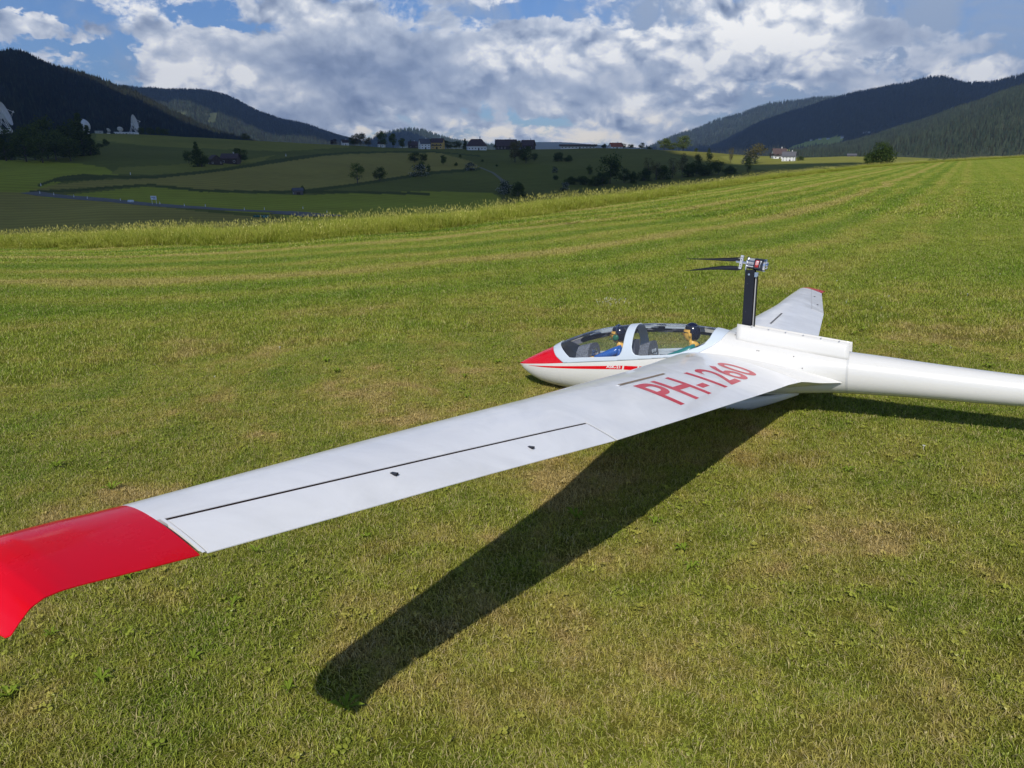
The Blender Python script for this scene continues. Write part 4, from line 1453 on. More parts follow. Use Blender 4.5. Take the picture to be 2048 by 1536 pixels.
house('house', 'small white cottage with dark roof at the left end of the skyline village', 690, 289, 12, 5, 5, M_WHITE, M_WOODD, .3, rows=1, colsn=3)
house('house', 'small white house half hidden under the tallest village tree', 763, 290, 12, 6, 4, M_WHITE, M_ROOFB, -.3, rows=1, colsn=3)
house('house', 'little dark timber house left of the white gabled house', 826, 295, 16, 6, 6, M_WOODD, M_ROOFB, .2, rows=1, colsn=3)
house('house', 'white gabled village house with dark roof, left neighbour of the yellow house', 849, 298, 19, 10, 8, M_WHITE, M_ROOFG, .3, rows=2, colsn=3)
house('house', 'yellow village house with brown roof and dark balcony', 876, 298, 22, 12, 7, M_YELL, M_ROOFB, -.25, rows=2, colsn=3, balcony=True)
house('house', 'white hip roofed building with a row of small windows', 953, 300, 36, 7, 13, M_WHITE, M_ROOFB, .12, rows=1, colsn=6, hip=True, deep=.6)
house('farmhouse', 'long dark farmhouse with three pale windows under a brown roof', 1012, 297, 38, 8, 10, M_WOODD, M_ROOFB, .15, rows=1, colsn=6, deep=.45)
house('farmhouse', 'dark gabled farmhouse at the right end of the village', 1056, 296, 24, 8, 9, M_WOODD, M_ROOFB, -.35, rows=1, colsn=4, deep=.7)
house('shed', 'long low building with a flat dark roof on the skyline', 1156, 296.5, 66, 5, 1.6, M_WHITE, M_WOODD, .0, rows=1, colsn=10, deep=.2, chim=False, cat='building')
house('house', 'small white house with a red tiled roof on the skyline', 1231, 296, 22, 3.5, 6.5, M_WHITE, M_ROOFR, .35, rows=1, colsn=3)
G2 = 'buildings of the farm on the right'
house('farmhouse', 'brown roofed pale gabled farmhouse at the right, upper of two', 1557, 317, 24, 9, 9, M_WHITE, M_ROOFB, .25, rows=2, colsn=3, group=G2, upper=M_WOODD, balcony=True)
house('farmhouse', 'white long farmhouse with grey brown roof at the right, lower of two', 1577, 322, 24, 9, 8, M_WHITE, M_ROOFG, -.1, rows=2, colsn=4, group=G2, deep=.7)
house('shed', 'low dark shed at the left edge of the right farm', 1546, 316, 10, 5, 4, M_WOODD, M_ROOFB, .3, rows=1, colsn=2, group=G2, chim=False, cat='shed')
house('cottage', 'tiny dark cottage behind the field left of the lone tree', 1703, 314, 16, 3, 3, M_WOODD, M_ROOFG, .1, rows=1, colsn=3, group=G2, chim=False, r=900)
G3 = 'brown timber barns of the hillside farmstead'
house('barn', 'brown timber barn in the middle of the hillside farmstead', 430, 329, 24, 8, 9, M_WOODD, M_ROOFB, .4, rows=1, colsn=3, group=G3, chim=False, cat='barn', gable_front=True)
house('barn', 'larger brown timber barn at the right of the hillside farmstead', 462, 327, 30, 10, 8, M_WOODD, M_ROOFB, -.3, rows=1, colsn=3, group=G3, cat='barn')
house('shed', 'small grey hay shed with an open dark front on the valley floor', 596, 389, 18, 8, 4, mat('grey_boards', (.13, .12, .12), .85), M_ROOFG, .15, rows=1, colsn=1, doors=1, chim=False, group='field sheds', cat='shed')
tree('shrub', 'bush', 605, 387, 15, 'dark bush right behind the small grey hay shed', 12, cat='shrub')
# scattered farms high on the right mountain: stand on the slope mesh
from mathutils.bvhtree import BVHTree
bv = BVHTree.FromPolygons([Vector(p) for p in g_main.reshape(-1, 3)], [(i * g_main.shape[1] + j, i * g_main.shape[1] + j + 1, (i + 1) * g_main.shape[1] + j + 1, (i + 1) * g_main.shape[1] + j) for i in range(g_main.shape[0] - 1) for j in range(g_main.shape[1] - 1)])
for (u, v, w, h, lb) in [(1622, 281, 4, 2, 'tiny pale farmhouse at the left of the bright mountain clearing'), (1640, 279, 5, 2, 'tiny pale farmhouse in the middle of the bright mountain clearing'), (1656, 278, 5, 2, 'tiny pale farmhouse near the right end of the bright mountain clearing'), (1684, 276, 5, 3, 'tiny whitish building at the right tip of the bright clearing'),
                         (1728, 266, 5, 2, 'first of the pale houses in a cluster on the dark mountain'), (1736, 265, 6, 2, 'widest pale house in the cluster on the dark mountain'), (1776, 270.5, 9, 2, 'long low white building right of the mountain cluster'), (1791, 269, 5, 2.4, 'small white building right of the long low white one')]:
    d = Vector(px_dir(u, v)).normalized()
    hit = bv.ray_cast(Vector((0, 0, CAM_Z)), d)
    r_ = math.hypot(hit[0].x, hit[0].y) if hit[0] else 3600
    house('mountain_farm', lb, u, v + .4, w, h, h * .8, M_WHITE, M_ROOFG, .2, rows=1, colsn=2, chim=False, doors=0, r=r_ - 6, group='tiny buildings on the far mountain')


# ------------------------------------------------------------------ aerial station: dishes
M_DISH = mat('dish_white_metal', (.62, .62, .60), .5, fn=noisy((.62, .62, .60), .12, .4))
M_STRUT = mat('white_steel', (.72, .72, .70), .5)


def dish(label, u, v, hpx, yaw, tilt, r, name='dish_aerial'):
    """paraboloid seen from behind on a lattice mount; hpx = full height in picture pixels"""
    d = px_dir(u, v); h = math.hypot(d[0], d[1])
    P = np.array([d[0] / h * r, d[1] / h * r, CAM_Z + r * d[2] / h])
    H = hpx * r / math.hypot(F_PX, u - 1024)
    o = empty(name, label, 'dish aerial', P, -math.atan2(P[0], P[1]) + yaw, 'dish aerials of the ground station')
    Rd = H * .44
    Rm = Matrix.Rotation(math.pi / 2 - tilt, 4, 'X')
    cz = H * .56
    vs, fs = [], []
    nr_, na = 8, 36
    for side, off in ((1, 0), (-1, -.03 * Rd)):
        for i in range(nr_ + 1):
            q = i / nr_
            for k in range(na):
                a = 2 * math.pi * k / na
                p = Vector((Rd * q * math.cos(a), Rd * q * math.sin(a), .30 * Rd * q * q + off))
                vs.append(p)
    b2 = (nr_ + 1) * na
    for i in range(nr_):
        for k in range(na):
            a, b = i * na + k, i * na + (k + 1) % na
            fs.append((a, b, b + na, a + na)); fs.append((a + b2, a + b2 + na, b + b2 + na, b + b2))
    for k in range(na):
        a, b = nr_ * na + k, nr_ * na + (k + 1) % na
        fs.append((a, b, b + b2, a + b2))
    M4 = Matrix.Translation((0, -H * .06, cz)) @ Rm
    link('reflector', mesh_from('reflector', [M4 @ p for p in vs], fs, [M_DISH]), o)
    mb = MB()
    for k in range(18):      # backing ribs
        a = 2 * math.pi * k / 18
        pts = [M4 @ Vector((Rd * q * math.cos(a), Rd * q * math.sin(a), .30 * Rd * q * q - .05 * Rd - .16 * Rd * (1 - q))) for q in (.1, .5, .97)]
        mb.tube(pts, Rd * .012, 4)
    for q in (.35, .7):
        pts = [M4 @ Vector((Rd * q * math.cos(t * .349), Rd * q * math.sin(t * .349), .30 * Rd * q * q - .05 * Rd - .16 * Rd * (1 - q))) for t in range(19)]
        mb.tube(pts, Rd * .012, 4)
    link('backing_frame', mb.mesh('backing_frame', M_STRUT), o)
    mb = MB()
    for k in range(4):
        a = math.pi / 4 + k * math.pi / 2
        mb.tube([M4 @ Vector((Rd * .8 * math.cos(a), Rd * .8 * math.sin(a), .2 * Rd)), M4 @ Vector((0, 0, Rd * .85))], Rd * .013, 4)
    link('feed_strut', mb.mesh('feed_strut', M_STRUT), o)
    link('feed_horn', MB().tube([M4 @ Vector((0, 0, Rd * .78)), M4 @ Vector((0, 0, Rd * .9))], [Rd * .05, Rd * .09], 10).mesh('feed_horn', M_STRUT), o)
    mb = MB()
    for sx in (-1, 1):
        mb.tube([(sx * H * .16, -H * .22, 0), (sx * H * .05, -H * .02, cz)], H * .014, 5)
        mb.tube([(sx * H * .16, H * .16, 0), (sx * H * .05, -H * .02, cz)], H * .014, 5)
        mb.tube([(sx * H * .16, -H * .22, 0), (sx * H * .10, H * .04, cz * .6)], H * .010, 5)
    mb.box((0, -H * .02, cz * .86), (H * .16, H * .14, H * .14))
    link('mount', mb.mesh('mount', M_STRUT), o)
    link('pedestal', MB().box((0, 0, -H * .06), (H * .46, H * .46, H * .16)).mesh('pedestal', M_WHITE), o)
    return o


dish('tall white dish aerial seen from the side on the plateau left of a tree row', 267, 266, 33, 1.30, .20, 980)
dish('large white dish aerial with lattice mount cut by the left edge of the photo', 8, 260, 50, 1.33, .28, 760)
dish('small white dish beside the big dish, facing the camera', 241, 266.5, 12, 2.9, .6, 960)
dish('tiny dish on a post left of the small white dish', 217, 266, 9, 2.4, .7, 960)
house('building', 'low white station building at the foot of the big dish', 250, 268, 34, 2.5, .6, M_WHITE, M_WHITE, 0, rows=1, colsn=6, chim=False, r=940, deep=.2, group='station buildings', cat='building')
house('building', 'pale flat station building right of the dark wood', 198, 265, 14, 3, .6, mat('pale_render', (.4, .42, .38), .8), M_ROOFG, 0, rows=1, colsn=4, chim=False, r=960, deep=.4, group='station buildings', cat='building')
d_ = px_dir(166, 262); h_ = math.hypot(d_[0], d_[1]); r_ = 900
Pd = np.array([d_[0] / h_ * r_, d_[1] / h_ * r_, CAM_Z + r_ * d_[2] / h_])
rd_ = 14 * r_ / math.hypot(F_PX, 858)
o = empty('radome', 'white radome half hidden behind the tall spruce of the wood', 'radome', Pd)
link('dome', MB().ball((0, 0, rd_ * .6), rd_, 20, 12).mesh('dome', M_DISH, False), o)
link('base', MB().tube([(0, 0, -20), (0, 0, 0)], rd_ * .75, 16).mesh('base', M_WHITE), o)

# ------------------------------------------------------------------ things along the road
M_POST = mat('marker_post', (.8, .8, .78), .6)
M_REFL = mat('post_reflector', (.05, .05, .05), .4)
for (u, v, lb) in [(80, 388, 'white roadside post at the far left bend of the valley road'), (108, 391, 'white roadside post second from the left bend of the road'), (148, 395, 'thick pale roadside marker left of the first post gap'), (175, 398, 'white roadside post left of the white dome tent'), (241, 402, 'white roadside post just left of the round white bale'), (320, 409, 'white roadside post just right of the road sign'),
                   (369, 413, 'white roadside post in the middle of the valley road'), (411, 414, 'white roadside post above the culvert'), (489, 421, 'white roadside post left of the green pipe stack'), (529, 420, 'white roadside post above the green pipe stack'), (606, 418, 'white round topped post near the junction'), (654, 426, 'white roadside post right of the junction'), (261, 350, 'white post on the far meadow below the farmstead'), (572, 313, 'small white marker on the plateau bank'), (82, 372, 'white post at the foot of the dark bank')]:
    P, r = ground_at(u, v)
    o = empty('marker_post', lb, 'post', P, 0, 'white posts along the valley road')
    hh = max(1.0, 4.5 * r / F_PX)
    link('shaft', MB().tube([(0, 0, -.2), (0, 0, hh)], [hh * .14, hh * .11], 6).mesh('shaft', M_POST), o)
    link('reflector', MB().box((0, -hh * .13, hh * .8), (hh * .16, .04, hh * .18)).mesh('reflector', M_REFL), o)
P, r = ground_at(309, 409)
k = r / 1600
o = empty('road_sign', 'white rectangular notice board on two posts beside the valley road', 'sign', P)
link('board', MB().box((0, 0, 12.5 * k), (11 * k, .08, 7 * k)).mesh('board', mat('sign_white', (.7, .74, .78), .5)), o)
for s in (-1, 1):
    link('leg', MB().tube([(s * 4 * k, .06, -.3), (s * 4 * k, .06, 9 * k)], .35 * k, 5).mesh('leg', M_STRUT), o)
M_SBLUE = mat('sign_print', (.10, .14, .24), .5)
mb = MB()
for x, w in ((-3.4, 1.2), (-1.6, 1.4), (.4, 1.6), (2.6, 1.8)):
    mb.box((x * k, -.06, 13.2 * k), (w * k, .03, 1.6 * k))
mb.box((1.2 * k, -.06, 10.8 * k), (5 * k, .03, .8 * k))
link('print', mb.mesh('print', M_SBLUE), o)
P, r = ground_at(262, 405)
k = r / 1650
o = empty('round_bale', 'white wrapped round bale lying left of the road sign', 'bale', P)
link('wrap', MB().tube([(-5.5 * k, 0, 2.2 * k), (-5 * k, 0, 2.2 * k), (5 * k, 0, 2.2 * k), (5.5 * k, 0, 2.2 * k)], [2.2 * k, 2.8 * k, 2.8 * k, 2.2 * k], 16).mesh('wrap', mat('bale_wrap', (.55, .62, .66), .4), True), o)
link('band', MB().tube([(-.3 * k, 0, 2.2 * k), (.3 * k, 0, 2.2 * k)], 2.9 * k, 16).mesh('band', M_POST), o)
P, r = ground_at(521, 435)
k = r / 1550
M_GRN = mat('green_pipe', (.02, .13, .10), .5)
for i, (dx, dz_, lb) in enumerate([(-11, 1.6, 'dark green drum at the left end of the pipe stack by the road'), (-5, 1.6, 'dark green drum second from the left in the pipe stack'), (1.5, 1.8, 'dark green drum in the middle of the pipe stack'), (8, 1.8, 'green drum with a pale lid left of the last one'), (14, 1.8, 'green drum with a pale lid at the right end of the stack')]):
    o = empty('drum', lb, 'drum', (P[0] + dx * k, P[1], P[2]), 0, 'green drums by the road')
    rr_ = 2.4 * k
    link('shell', MB().tube([(0, -2.4 * k, rr_ * .8), (0, 2.4 * k, rr_ * .8)], rr_ * 1.1, 12).mesh('shell', M_GRN, False), o)
    link('lid', MB().tube([(0, -2.6 * k, rr_ * .8), (0, -2.4 * k, rr_ * .8)], rr_ * .8, 12).mesh('lid', mat('drum_lid', (.10, .28, .27) if i > 2 else (.02, .1, .08), .5)), o)
# masts on the right ridge
for (u, v, h, lb) in [(1805, 168, 10, 'thin mast on the mountain ridge, left of two'), (1845, 161, 11, 'thin mast on the mountain ridge, right of two')]:
    d = px_dir(u, v + 2); hh = math.hypot(d[0], d[1]); r = 4650
    kz = r / math.hypot(F_PX, u - 1024)
    o = empty('radio_mast', lb, 'mast', (d[0] / hh * r, d[1] / hh * r, CAM_Z + r * d[2] / hh), 0, 'masts on the mountain ridge')
    link('mast', MB().tube([(0, 0, -40), (0, 0, h * kz)], [1.6, .8], 5).mesh('mast', M_STRUT), o)
    link('crossarm', MB().box((0, 0, h * kz * .8), (7, 1, 1)).mesh('crossarm', M_STRUT), o)

# ================================================================== the glider
# local axes: x to the nose, y to the near (port) wing, z up; origin under the wheel
GX = np.array([-0.8680315, 0.4878075, -0.0925480]); GY = np.array([-0.4956566, -0.8622728, 0.1039721]); GZ_ = np.array([-0.0290833, 0.1361230, 0.9902650])
GO = np.array([0.9875, 2.9362, 0.0])
glider = bpy.data.objects.new('model_glider', None)
COL.objects.link(glider)
tag(glider, 'large white and red model glider with raised engine mast resting on the mown grass', 'model glider')
Mg = Matrix(((GX[0], GY[0], GZ_[0], GO[0]), (GX[1], GY[1], GZ_[1], GO[1]), (GX[2], GY[2], GZ_[2], GO[2]), (0, 0, 0, 1)))
glider.matrix_world = Mg


def paint(c, rough, coat, bump=.0, smudge_sheen=0.0, bscale=6.0, spec=.5):
    def fn(T, b):
        tc = T.node('ShaderNodeTexCoord')
        p = tc.outputs['Object']
        n = T.noise(p, 5.0, 6, .65, 1.2)
        n2 = T.noise(p, 28.0, 4, .6)
        if smudge_sheen:  # smudges and cloudy reflections, both put into the base colour
            lo = tuple(x * (1 - smudge_sheen) for x in c)
            T.put(b.inputs['Base Color'], T.ramp(n, [(.35, lo), (.62, c)]))
        r = T.math('ADD', T.math('MULTIPLY', n, .22), rough - .11)
        T.put(b.inputs['Roughness'], r)
        if bump:
            bp = T.node('ShaderNodeBump'); bp.inputs['Strength'].default_value = bump; bp.inputs['Distance'].default_value = .01
            T.put(bp.inputs['Height'], T.math('ADD', T.noise(p, bscale, 2, .45), T.math('MULTIPLY', n2, .05)))
            T.l.new(bp.outputs[0], b.inputs['Normal'])
            T.l.new(bp.outputs[0], b.inputs['Coat Normal'])
    return mat('paint', c, rough, coat=coat, fn=fn, spec=spec)


P_BODY = paint((.77, .755, .71), .30, .6, .05); P_BODY.name = 'gelcoat_white'
P_WING = paint((.885, .88, .865), .34, .40, .24, .11, 7.0); P_WING.name = 'film_white'
P_RED = paint((.74, .001, .010), .26, .35, .06, spec=.35); P_RED.name = 'paint_red'
P_REDF = paint((.66, .008, .030), .36, .2, .04, spec=.35); P_REDF.name = 'film_red'
P_FRAME = paint((.62, .69, .76), .35, .5, 0); P_FRAME.name = 'canopy_frame_paint'
M_DARKTUB = mat('cockpit_grey', (.15, .155, .20), .7)
M_BLACK = mat('carbon_black', (.008, .009, .016), .35)
M_ALU = mat('aluminium', (.75, .76, .78), .22, 1.0)
M_SLOT = mat('slot_shadow_brown', (.022, .009, .006), .9, spec=.1)
M_WOODS = mat('spoiler_wood', (.30, .22, .14), .6, fn=noisy((.28, .205, .13), .25, 60))
M_GREYR = mat('grey_rubber', (.05, .05, .055), .6)

# stations: x, top z, bottom z, half width, height of widest point
FS = np.array([
    (1.086, .1485, .1435, .0015, .146), (1.075, .155, .136, .012, .146), (1.05, .168, .114, .031, .145), (1.00, .192, .086, .056, .143), (.95, .215, .067, .076, .142),
    (.90, .236, .056, .092, .143), (.85, .262, .048, .104, .146), (.78, .290, .040, .115, .152), (.70, .316, .032, .121, .158), (.60, .338, .026, .125, .164), (.50, .350, .022, .126, .168),
    (.40, .357, .020, .126, .172), (.30, .357, .020, .126, .176), (.20, .350, .026, .125, .180), (.12, .341, .036, .122, .182), (.05, .325, .048, .118, .184), (-.05, .305, .064, .110, .184),
    (-.15, .292, .076, .101, .183), (-.26, .277, .088, .092, .182), (-.386, .2605, .096, .083, .180), (-.50, .248, .096, .077, .172), (-.70, .224, .092, .068, .158), (-.96, .197, .086, .057, .141),
    (-1.20, .176, .088, .046, .131), (-1.50, .156, .096, .033, .126), (-1.72, .146, .104, .023, .125), (-1.80, .142, .110, .016, .126)])
FSx = FS[::-1, 0]


def fus_at(x):
    return [smooth_interp(np.asarray(x, float), FSx, FS[::-1, i]) for i in range(1, 5)]


def fus_pt(x, th, off=0.0):
    """surface point; th = 0 at the port side widest line, pi/2 at the top"""
    zt, zb, a, zc = fus_at(x)
    c, s = np.cos(th), np.sin(th)
    e = 2 / 2.15
    y = (a + off) * np.sign(c) * np.abs(c) ** e
    hz_ = np.where(s > 0, zt - zc + off, zc - zb + off)
    z = zc + hz_ * np.sign(s) * np.abs(s) ** e
    return y, z


def z_of_side(x, z):
    """y on the port side at (x, z)"""
    zt, zb, a, zc = fus_at(x)
    hz_ = np.where(z > zc, zt - zc, zc - zb)
    q = np.clip(np.abs(z - zc) / hz_, 0, 1)
    return a * (1 - q ** 2.15) ** (1 / 2.15)


def th_of(x, z):
    zt, zb, a, zc = fus_at(x)
    hz_ = np.where(z > zc, zt - zc, zc - zb)
    q = np.clip((z - zc) / hz_, -1, 1)
    return np.arcsin(np.sign(q) * np.abs(q) ** (2.15 / 2))


NTH = 288
xs = np.concatenate([1.086 - (1.086 - 1.04) * (np.linspace(0, 1, 26)) ** 1.6, np.arange(1.038, .02, -.0022), np.arange(.016, -.42, -.006), np.arange(-.44, -1.80, -.03), [-1.80]])
th = np.linspace(-np.pi / 2, 1.5 * np.pi, NTH + 1)[:-1]
Xg, Tg = np.meshgrid(xs, th, indexing='ij')
Yg, Zg = fus_pt(Xg, Tg)
Yo, Zo = fus_pt(Xg, Tg, .0022)
nx = len(xs)
ii, jj = np.meshgrid(np.arange(nx - 1), np.arange(NTH), indexing='ij')
ia = (ii * NTH + jj).ravel(); ib = (ii * NTH + (jj + 1) % NTH).ravel()
quads = np.stack([ia, ia + NTH, ib + NTH, ib], 1)
fx = Xg.ravel()[quads].mean(1); fz = Zg.ravel()[quads].mean(1); fy = Yg.ravel()[quads].mean(1)
zlow = np.interp(fx, [.045, .06, .085, .12, .165, .22, .29, .40, .54, .795, .84, .90], [.40, .345, .302, .274, .250, .234, .224, .212, .199, .1765, .203, .262])


def snap(face_mask, xk, zk):
    """slide grid points on the border of a face set onto the traced curve z = lo(x)"""
    inn = np.zeros(Xg.size, bool); out = np.zeros(Xg.size, bool)
    inn[quads[face_mask].ravel()] = True; out[quads[~face_mask].ravel()] = True
    bd = np.nonzero(inn & out)[0]
    x, z = Xg.ravel()[bd].copy(), Zg.ravel()[bd].copy()
    for _ in range(3):
        lo = np.interp(x, xk, zk); sl_ = (np.interp(x + .0015, xk, zk) - np.interp(x - .0015, xk, zk)) / .003
        g_ = z - lo; n2 = 1 + sl_**2
        dz = -g_ / n2; dx = g_ * sl_ / n2
        l_ = np.maximum(1, np.hypot(dx, dz) / .0016)
        x += dx / l_; z += dz / l_
    ok = np.hypot(x - Xg.ravel()[bd], z - Zg.ravel()[bd]) < .0045
    bd, x, z = bd[ok], x[ok], z[ok]
    sg = np.sign(Yg.ravel()[bd])
    t_ = th_of(x, z)
    y1, z1 = fus_pt(x, t_); y2, z2 = fus_pt(x, t_, .0022)
    Xg.ravel()[bd] = x
    Yg.ravel()[bd] = sg * y1; Zg.ravel()[bd] = z1; Yo.ravel()[bd] = sg * y2; Zo.ravel()[bd] = z2


outl = (fx > .045) & (fx < .90) & (fz > zlow)
w1lo = np.interp(fx, [.502, .504, .509, .517, .53, .60, .70, .745, .765, .778, .80, .84, .872, .885], [.60, .27, .24, .225, .2185, .213, .206, .202, .203, .212, .228, .258, .285, .32])
win1 = (fx > .502) & (fx < .885) & (fz > w1lo)
w2lo = np.interp(fx, [.115, .122, .132, .150, .175, .21, .25, .29, .34, .42, .445, .457, .464, .468], [.45, .34, .307, .283, .270, .258, .244, .236, .232, .226, .229, .240, .262, .60])
win2 = (fx > .115) & (fx < .468) & (fz > w2lo)
bay = (fx < .022) & (fx > -.385) & (np.abs(fy) < .040) & (fz > .2)
body = ~outl & ~bay
snap(outl, [.045, .06, .085, .12, .165, .22, .29, .40, .54, .795, .84, .90], [.40, .345, .302, .274, .250, .234, .224, .212, .199, .1765, .203, .262])
snap(win1, [.502, .504, .509, .517, .53, .60, .70, .745, .765, .778, .80, .84, .872, .885], [.60, .27, .24, .225, .2185, .213, .206, .202, .203, .212, .228, .258, .285, .32])
snap(win2, [.115, .122, .132, .150, .175, .21, .25, .29, .34, .42, .445, .457, .464, .468], [.45, .34, .307, .283, .270, .258, .244, .236, .232, .226, .229, .240, .262, .60])
glass = win1 | win2
frame = outl & ~glass

def submesh(name, mask, Y, Z, mats_, midx=None, thick=0.0):
    q = quads[mask]
    used, inv = np.unique(q, return_inverse=True)
    inv = inv.reshape(q.shape)
    V = np.stack([Xg.ravel()[used], Y.ravel()[used], Z.ravel()[used]], 1)
    me = mesh_from(name, V, inv, mats_, True, None if midx is None else midx[mask])
    return me


# nose cap closes the tip
body_o = link('fuselage', submesh('fuselage', body, Yg, Zg, [P_BODY]), glider)
fr = link('canopy_frame', submesh('canopy_frame', frame, Yo, Zo, [P_FRAME]), glider)
sm = fr.modifiers.new('solid', 'SOLIDIFY'); sm.thickness = .004; sm.offset = -1
M_GLASS = bpy.data.materials.new('canopy_glass')
M_GLASS.use_nodes = True
M_GLASS.node_tree.nodes.clear()
T = NT(M_GLASS.node_tree)
tr = T.node('ShaderNodeBsdfTransparent'); tr.inputs[0].default_value = (.91, .93, .94, 1)
gl = T.node('ShaderNodeBsdfGlossy'); gl.inputs['Roughness'].default_value = .03; gl.inputs[0].default_value = (1, 1, 1, 1)
df = T.node('ShaderNodeBsdfDiffuse'); df.inputs[0].default_value = (.45, .48, .52, 1)
fn_ = T.node('ShaderNodeFresnel'); fn_.inputs[0].default_value = 1.42
a1 = T.node('ShaderNodeMixShader'); T.l.new(fn_.outputs[0], a1.inputs[0]); T.l.new(tr.outputs[0], a1.inputs[1]); T.l.new(gl.outputs[0], a1.inputs[2])
a2 = T.node('ShaderNodeMixShader'); a2.inputs[0].default_value = .04; T.l.new(a1.outputs[0], a2.inputs[1]); T.l.new(df.outputs[0], a2.inputs[2])
mo = T.node('ShaderNodeOutputMaterial'); T.l.new(a2.outputs[0], mo.inputs[0])
for w_ in (win1, win2):
    link('canopy_glass', submesh('canopy_glass', w_, Yg, Zg, [M_GLASS]), glider)


def decal_text(txt, size, place, m, parent, name, cuts, aspect=1.0, bold=0.0):
    """text outline turned into a thin mesh whose points are laid on the surface by place(tx, ty)"""
    cu = bpy.data.curves.new(name, 'FONT')
    cu.body = txt
    cu.size = size
    cu.offset = bold
    cu.resolution_u = 6
    tmp = bpy.data.objects.new(name, cu)
    COL.objects.link(tmp)
    dg = bpy.context.evaluated_depsgraph_get()
    me = bpy.data.meshes.new_from_object(tmp.evaluated_get(dg))
    bpy.data.objects.remove(tmp)
    bm = bmesh.new(); bm.from_mesh(me)
    bpy.data.meshes.remove(me)
    xs_ = [v.co.x for v in bm.verts]; ys_ = [v.co.y for v in bm.verts]
    x0, x1, y0, y1 = min(xs_), max(xs_), min(ys_), max(ys_)
    for k in range(1, cuts):
        bmesh.ops.bisect_plane(bm, geom=bm.verts[:] + bm.edges[:] + bm.faces[:], plane_co=(0, y0 + (y1 - y0) * k / cuts, 0), plane_no=(0, 1, 0))
        if k % 2 == 0:
            bmesh.ops.bisect_plane(bm, geom=bm.verts[:] + bm.edges[:] + bm.faces[:], plane_co=(x0 + (x1 - x0) * k / cuts, 0, 0), plane_no=(1, 0, 0))
    bmesh.ops.triangulate(bm, faces=bm.faces[:])
    for v in bm.verts:
        v.co = Vector(place((v.co.x - x0) / (x1 - x0), (v.co.y - y0) / (y1 - y0)))
    bm.normal_update()
    me = bpy.data.meshes.new(name)
    bm.to_mesh(me); bm.free()
    me.materials.append(m)
    return link(name, me, parent)


M_LET = mat('white_lettering', (.8, .8, .8), .4)


def place_side(tx, ty):
    x = .578 - tx * .066
    z = .1655 + ty * .0125 - tx * -.0010
    return (x, float(z_of_side(x, z)) + .0012, z)


decal_text('ASK-21', .02, place_side, M_LET, body_o, 'lettering', 3, bold=.0006)



def overlay(name, X, TH, m, parent, off=.0006, flip=False):
    Y, Z = fus_pt(X, TH, off)
    n, k = X.shape
    i, j = np.meshgrid(np.arange(n - 1), np.arange(k - 1), indexing='ij')
    a = (i * k + j).ravel()
    F_ = np.stack([a, a + 1, a + k + 1, a + k], 1)
    for sg in (1, -1):
        link(name, mesh_from(name, np.stack([X.ravel(), sg * Y.ravel(), Z.ravel()], 1), F_ if sg > 0 else F_[:, ::-1], [m], True), parent)


for (xa, xb) in ((1.012, .503), (.495, .434), (.426, .20)):
    xx = np.linspace(xa, xb, 60)
    g5 = np.linspace(0, 1, 5)
    XX = np.repeat(xx[:, None], 5, 1)
    zb_ = np.interp(xx, [.20, .51, .733, .90, 1.012], [.158, .163, .1535, .1475, .1462]); zt_ = np.interp(xx, [.20, .51, .733, .90, 1.012], [.182, .1795, .1655, .1545, .1468])
    ZZ = zb_[:, None] + (zt_ - zb_)[:, None] * g5
    XX = XX - (ZZ - .17) * .2 * (xx[:, None] < .6)
    overlay('stripe', XX, th_of(XX, ZZ), P_RED, body_o, .0006)
gg = np.linspace(0, 1, 40)
xr = np.interp(gg, [0, .25, .5, .8, 1], [.7935, .838, .866, .888, .893])
s_ = np.linspace(0, 1, 60) ** .8
XX = xr[None, :] + (1.0858 - xr[None, :]) * s_[:, None]
t0 = th_of(XX, np.interp(XX, [.79, 1.086], [.1765, .1465]))
overlay('red_nose', XX, t0 + (math.pi / 2 - t0) * gg[None, :], P_RED, body_o, .0005)

# vent hatch seam and aft joint
mb = MB()
P_SEAM = mat('seam_tape', (.60, .60, .58), .5)
for xj, w in ((-.395, .004),):
    n = 60
    V, Fq = [], []
    for k in range(n):
        t = -np.pi / 2 + 2 * np.pi * k / n
        for xx in (xj - w, xj + w):
            y, z = fus_pt(np.array([xx]), np.array([t]), .0009)
            V.append((xx, float(y[0]), float(z[0])))
    for k in range(n):
        a = 2 * k; b = 2 * ((k + 1) % n)
        Fq.append((a, a + 1, b + 1, b))
    link('joint_seam', mesh_from('joint_seam', V, Fq, [P_SEAM], True), glider)
# small screws
for (x, z) in ((-.06, .262), (-.067, .2615), (-.20, .243), (.040, .318), (-.235, .20)):
    y = float(z_of_side(x, z))
    link('screw', MB().ball((x, y + .0004, z), .0022, 8, 5).mesh('screw', M_GREYR if x < .03 else M_BLACK, True), glider)

# --- cockpit interior
mb = MB()
nseg = 24
V, Fq = [], []
for i, x in enumerate(np.linspace(.86, .10, nseg)):
    zt, zb, a, zc = [float(q) for q in fus_at(x)]
    for t in np.linspace(-.08, -np.pi + .08, 11):
        V.append((x, (a - .004) * math.cos(t), zc + (zc - zb - .006) * math.sin(t) * .82 + .004))
for i in range(nseg - 1):
    for k in range(10):
        a = i * 11 + k
        Fq.append((a, a + 1, a + 12, a + 11))
link('cockpit_tub', mesh_from('cockpit_tub', V, Fq, [M_DARKTUB], True), glider)
mb = MB()
mb.box((.60, -.104, .196), (.30, .022, .012)).box((.28, -.102, .212), (.26, .024, .012))
link('cockpit_sill', mb.mesh('cockpit_sill', P_FRAME), glider)
mb = MB()
for s in (-1,):
    pass
M_PANEL = mat('panel_grey', (.20, .21, .24), .6, fn=noisy((.20, .21, .24), .45, 160))


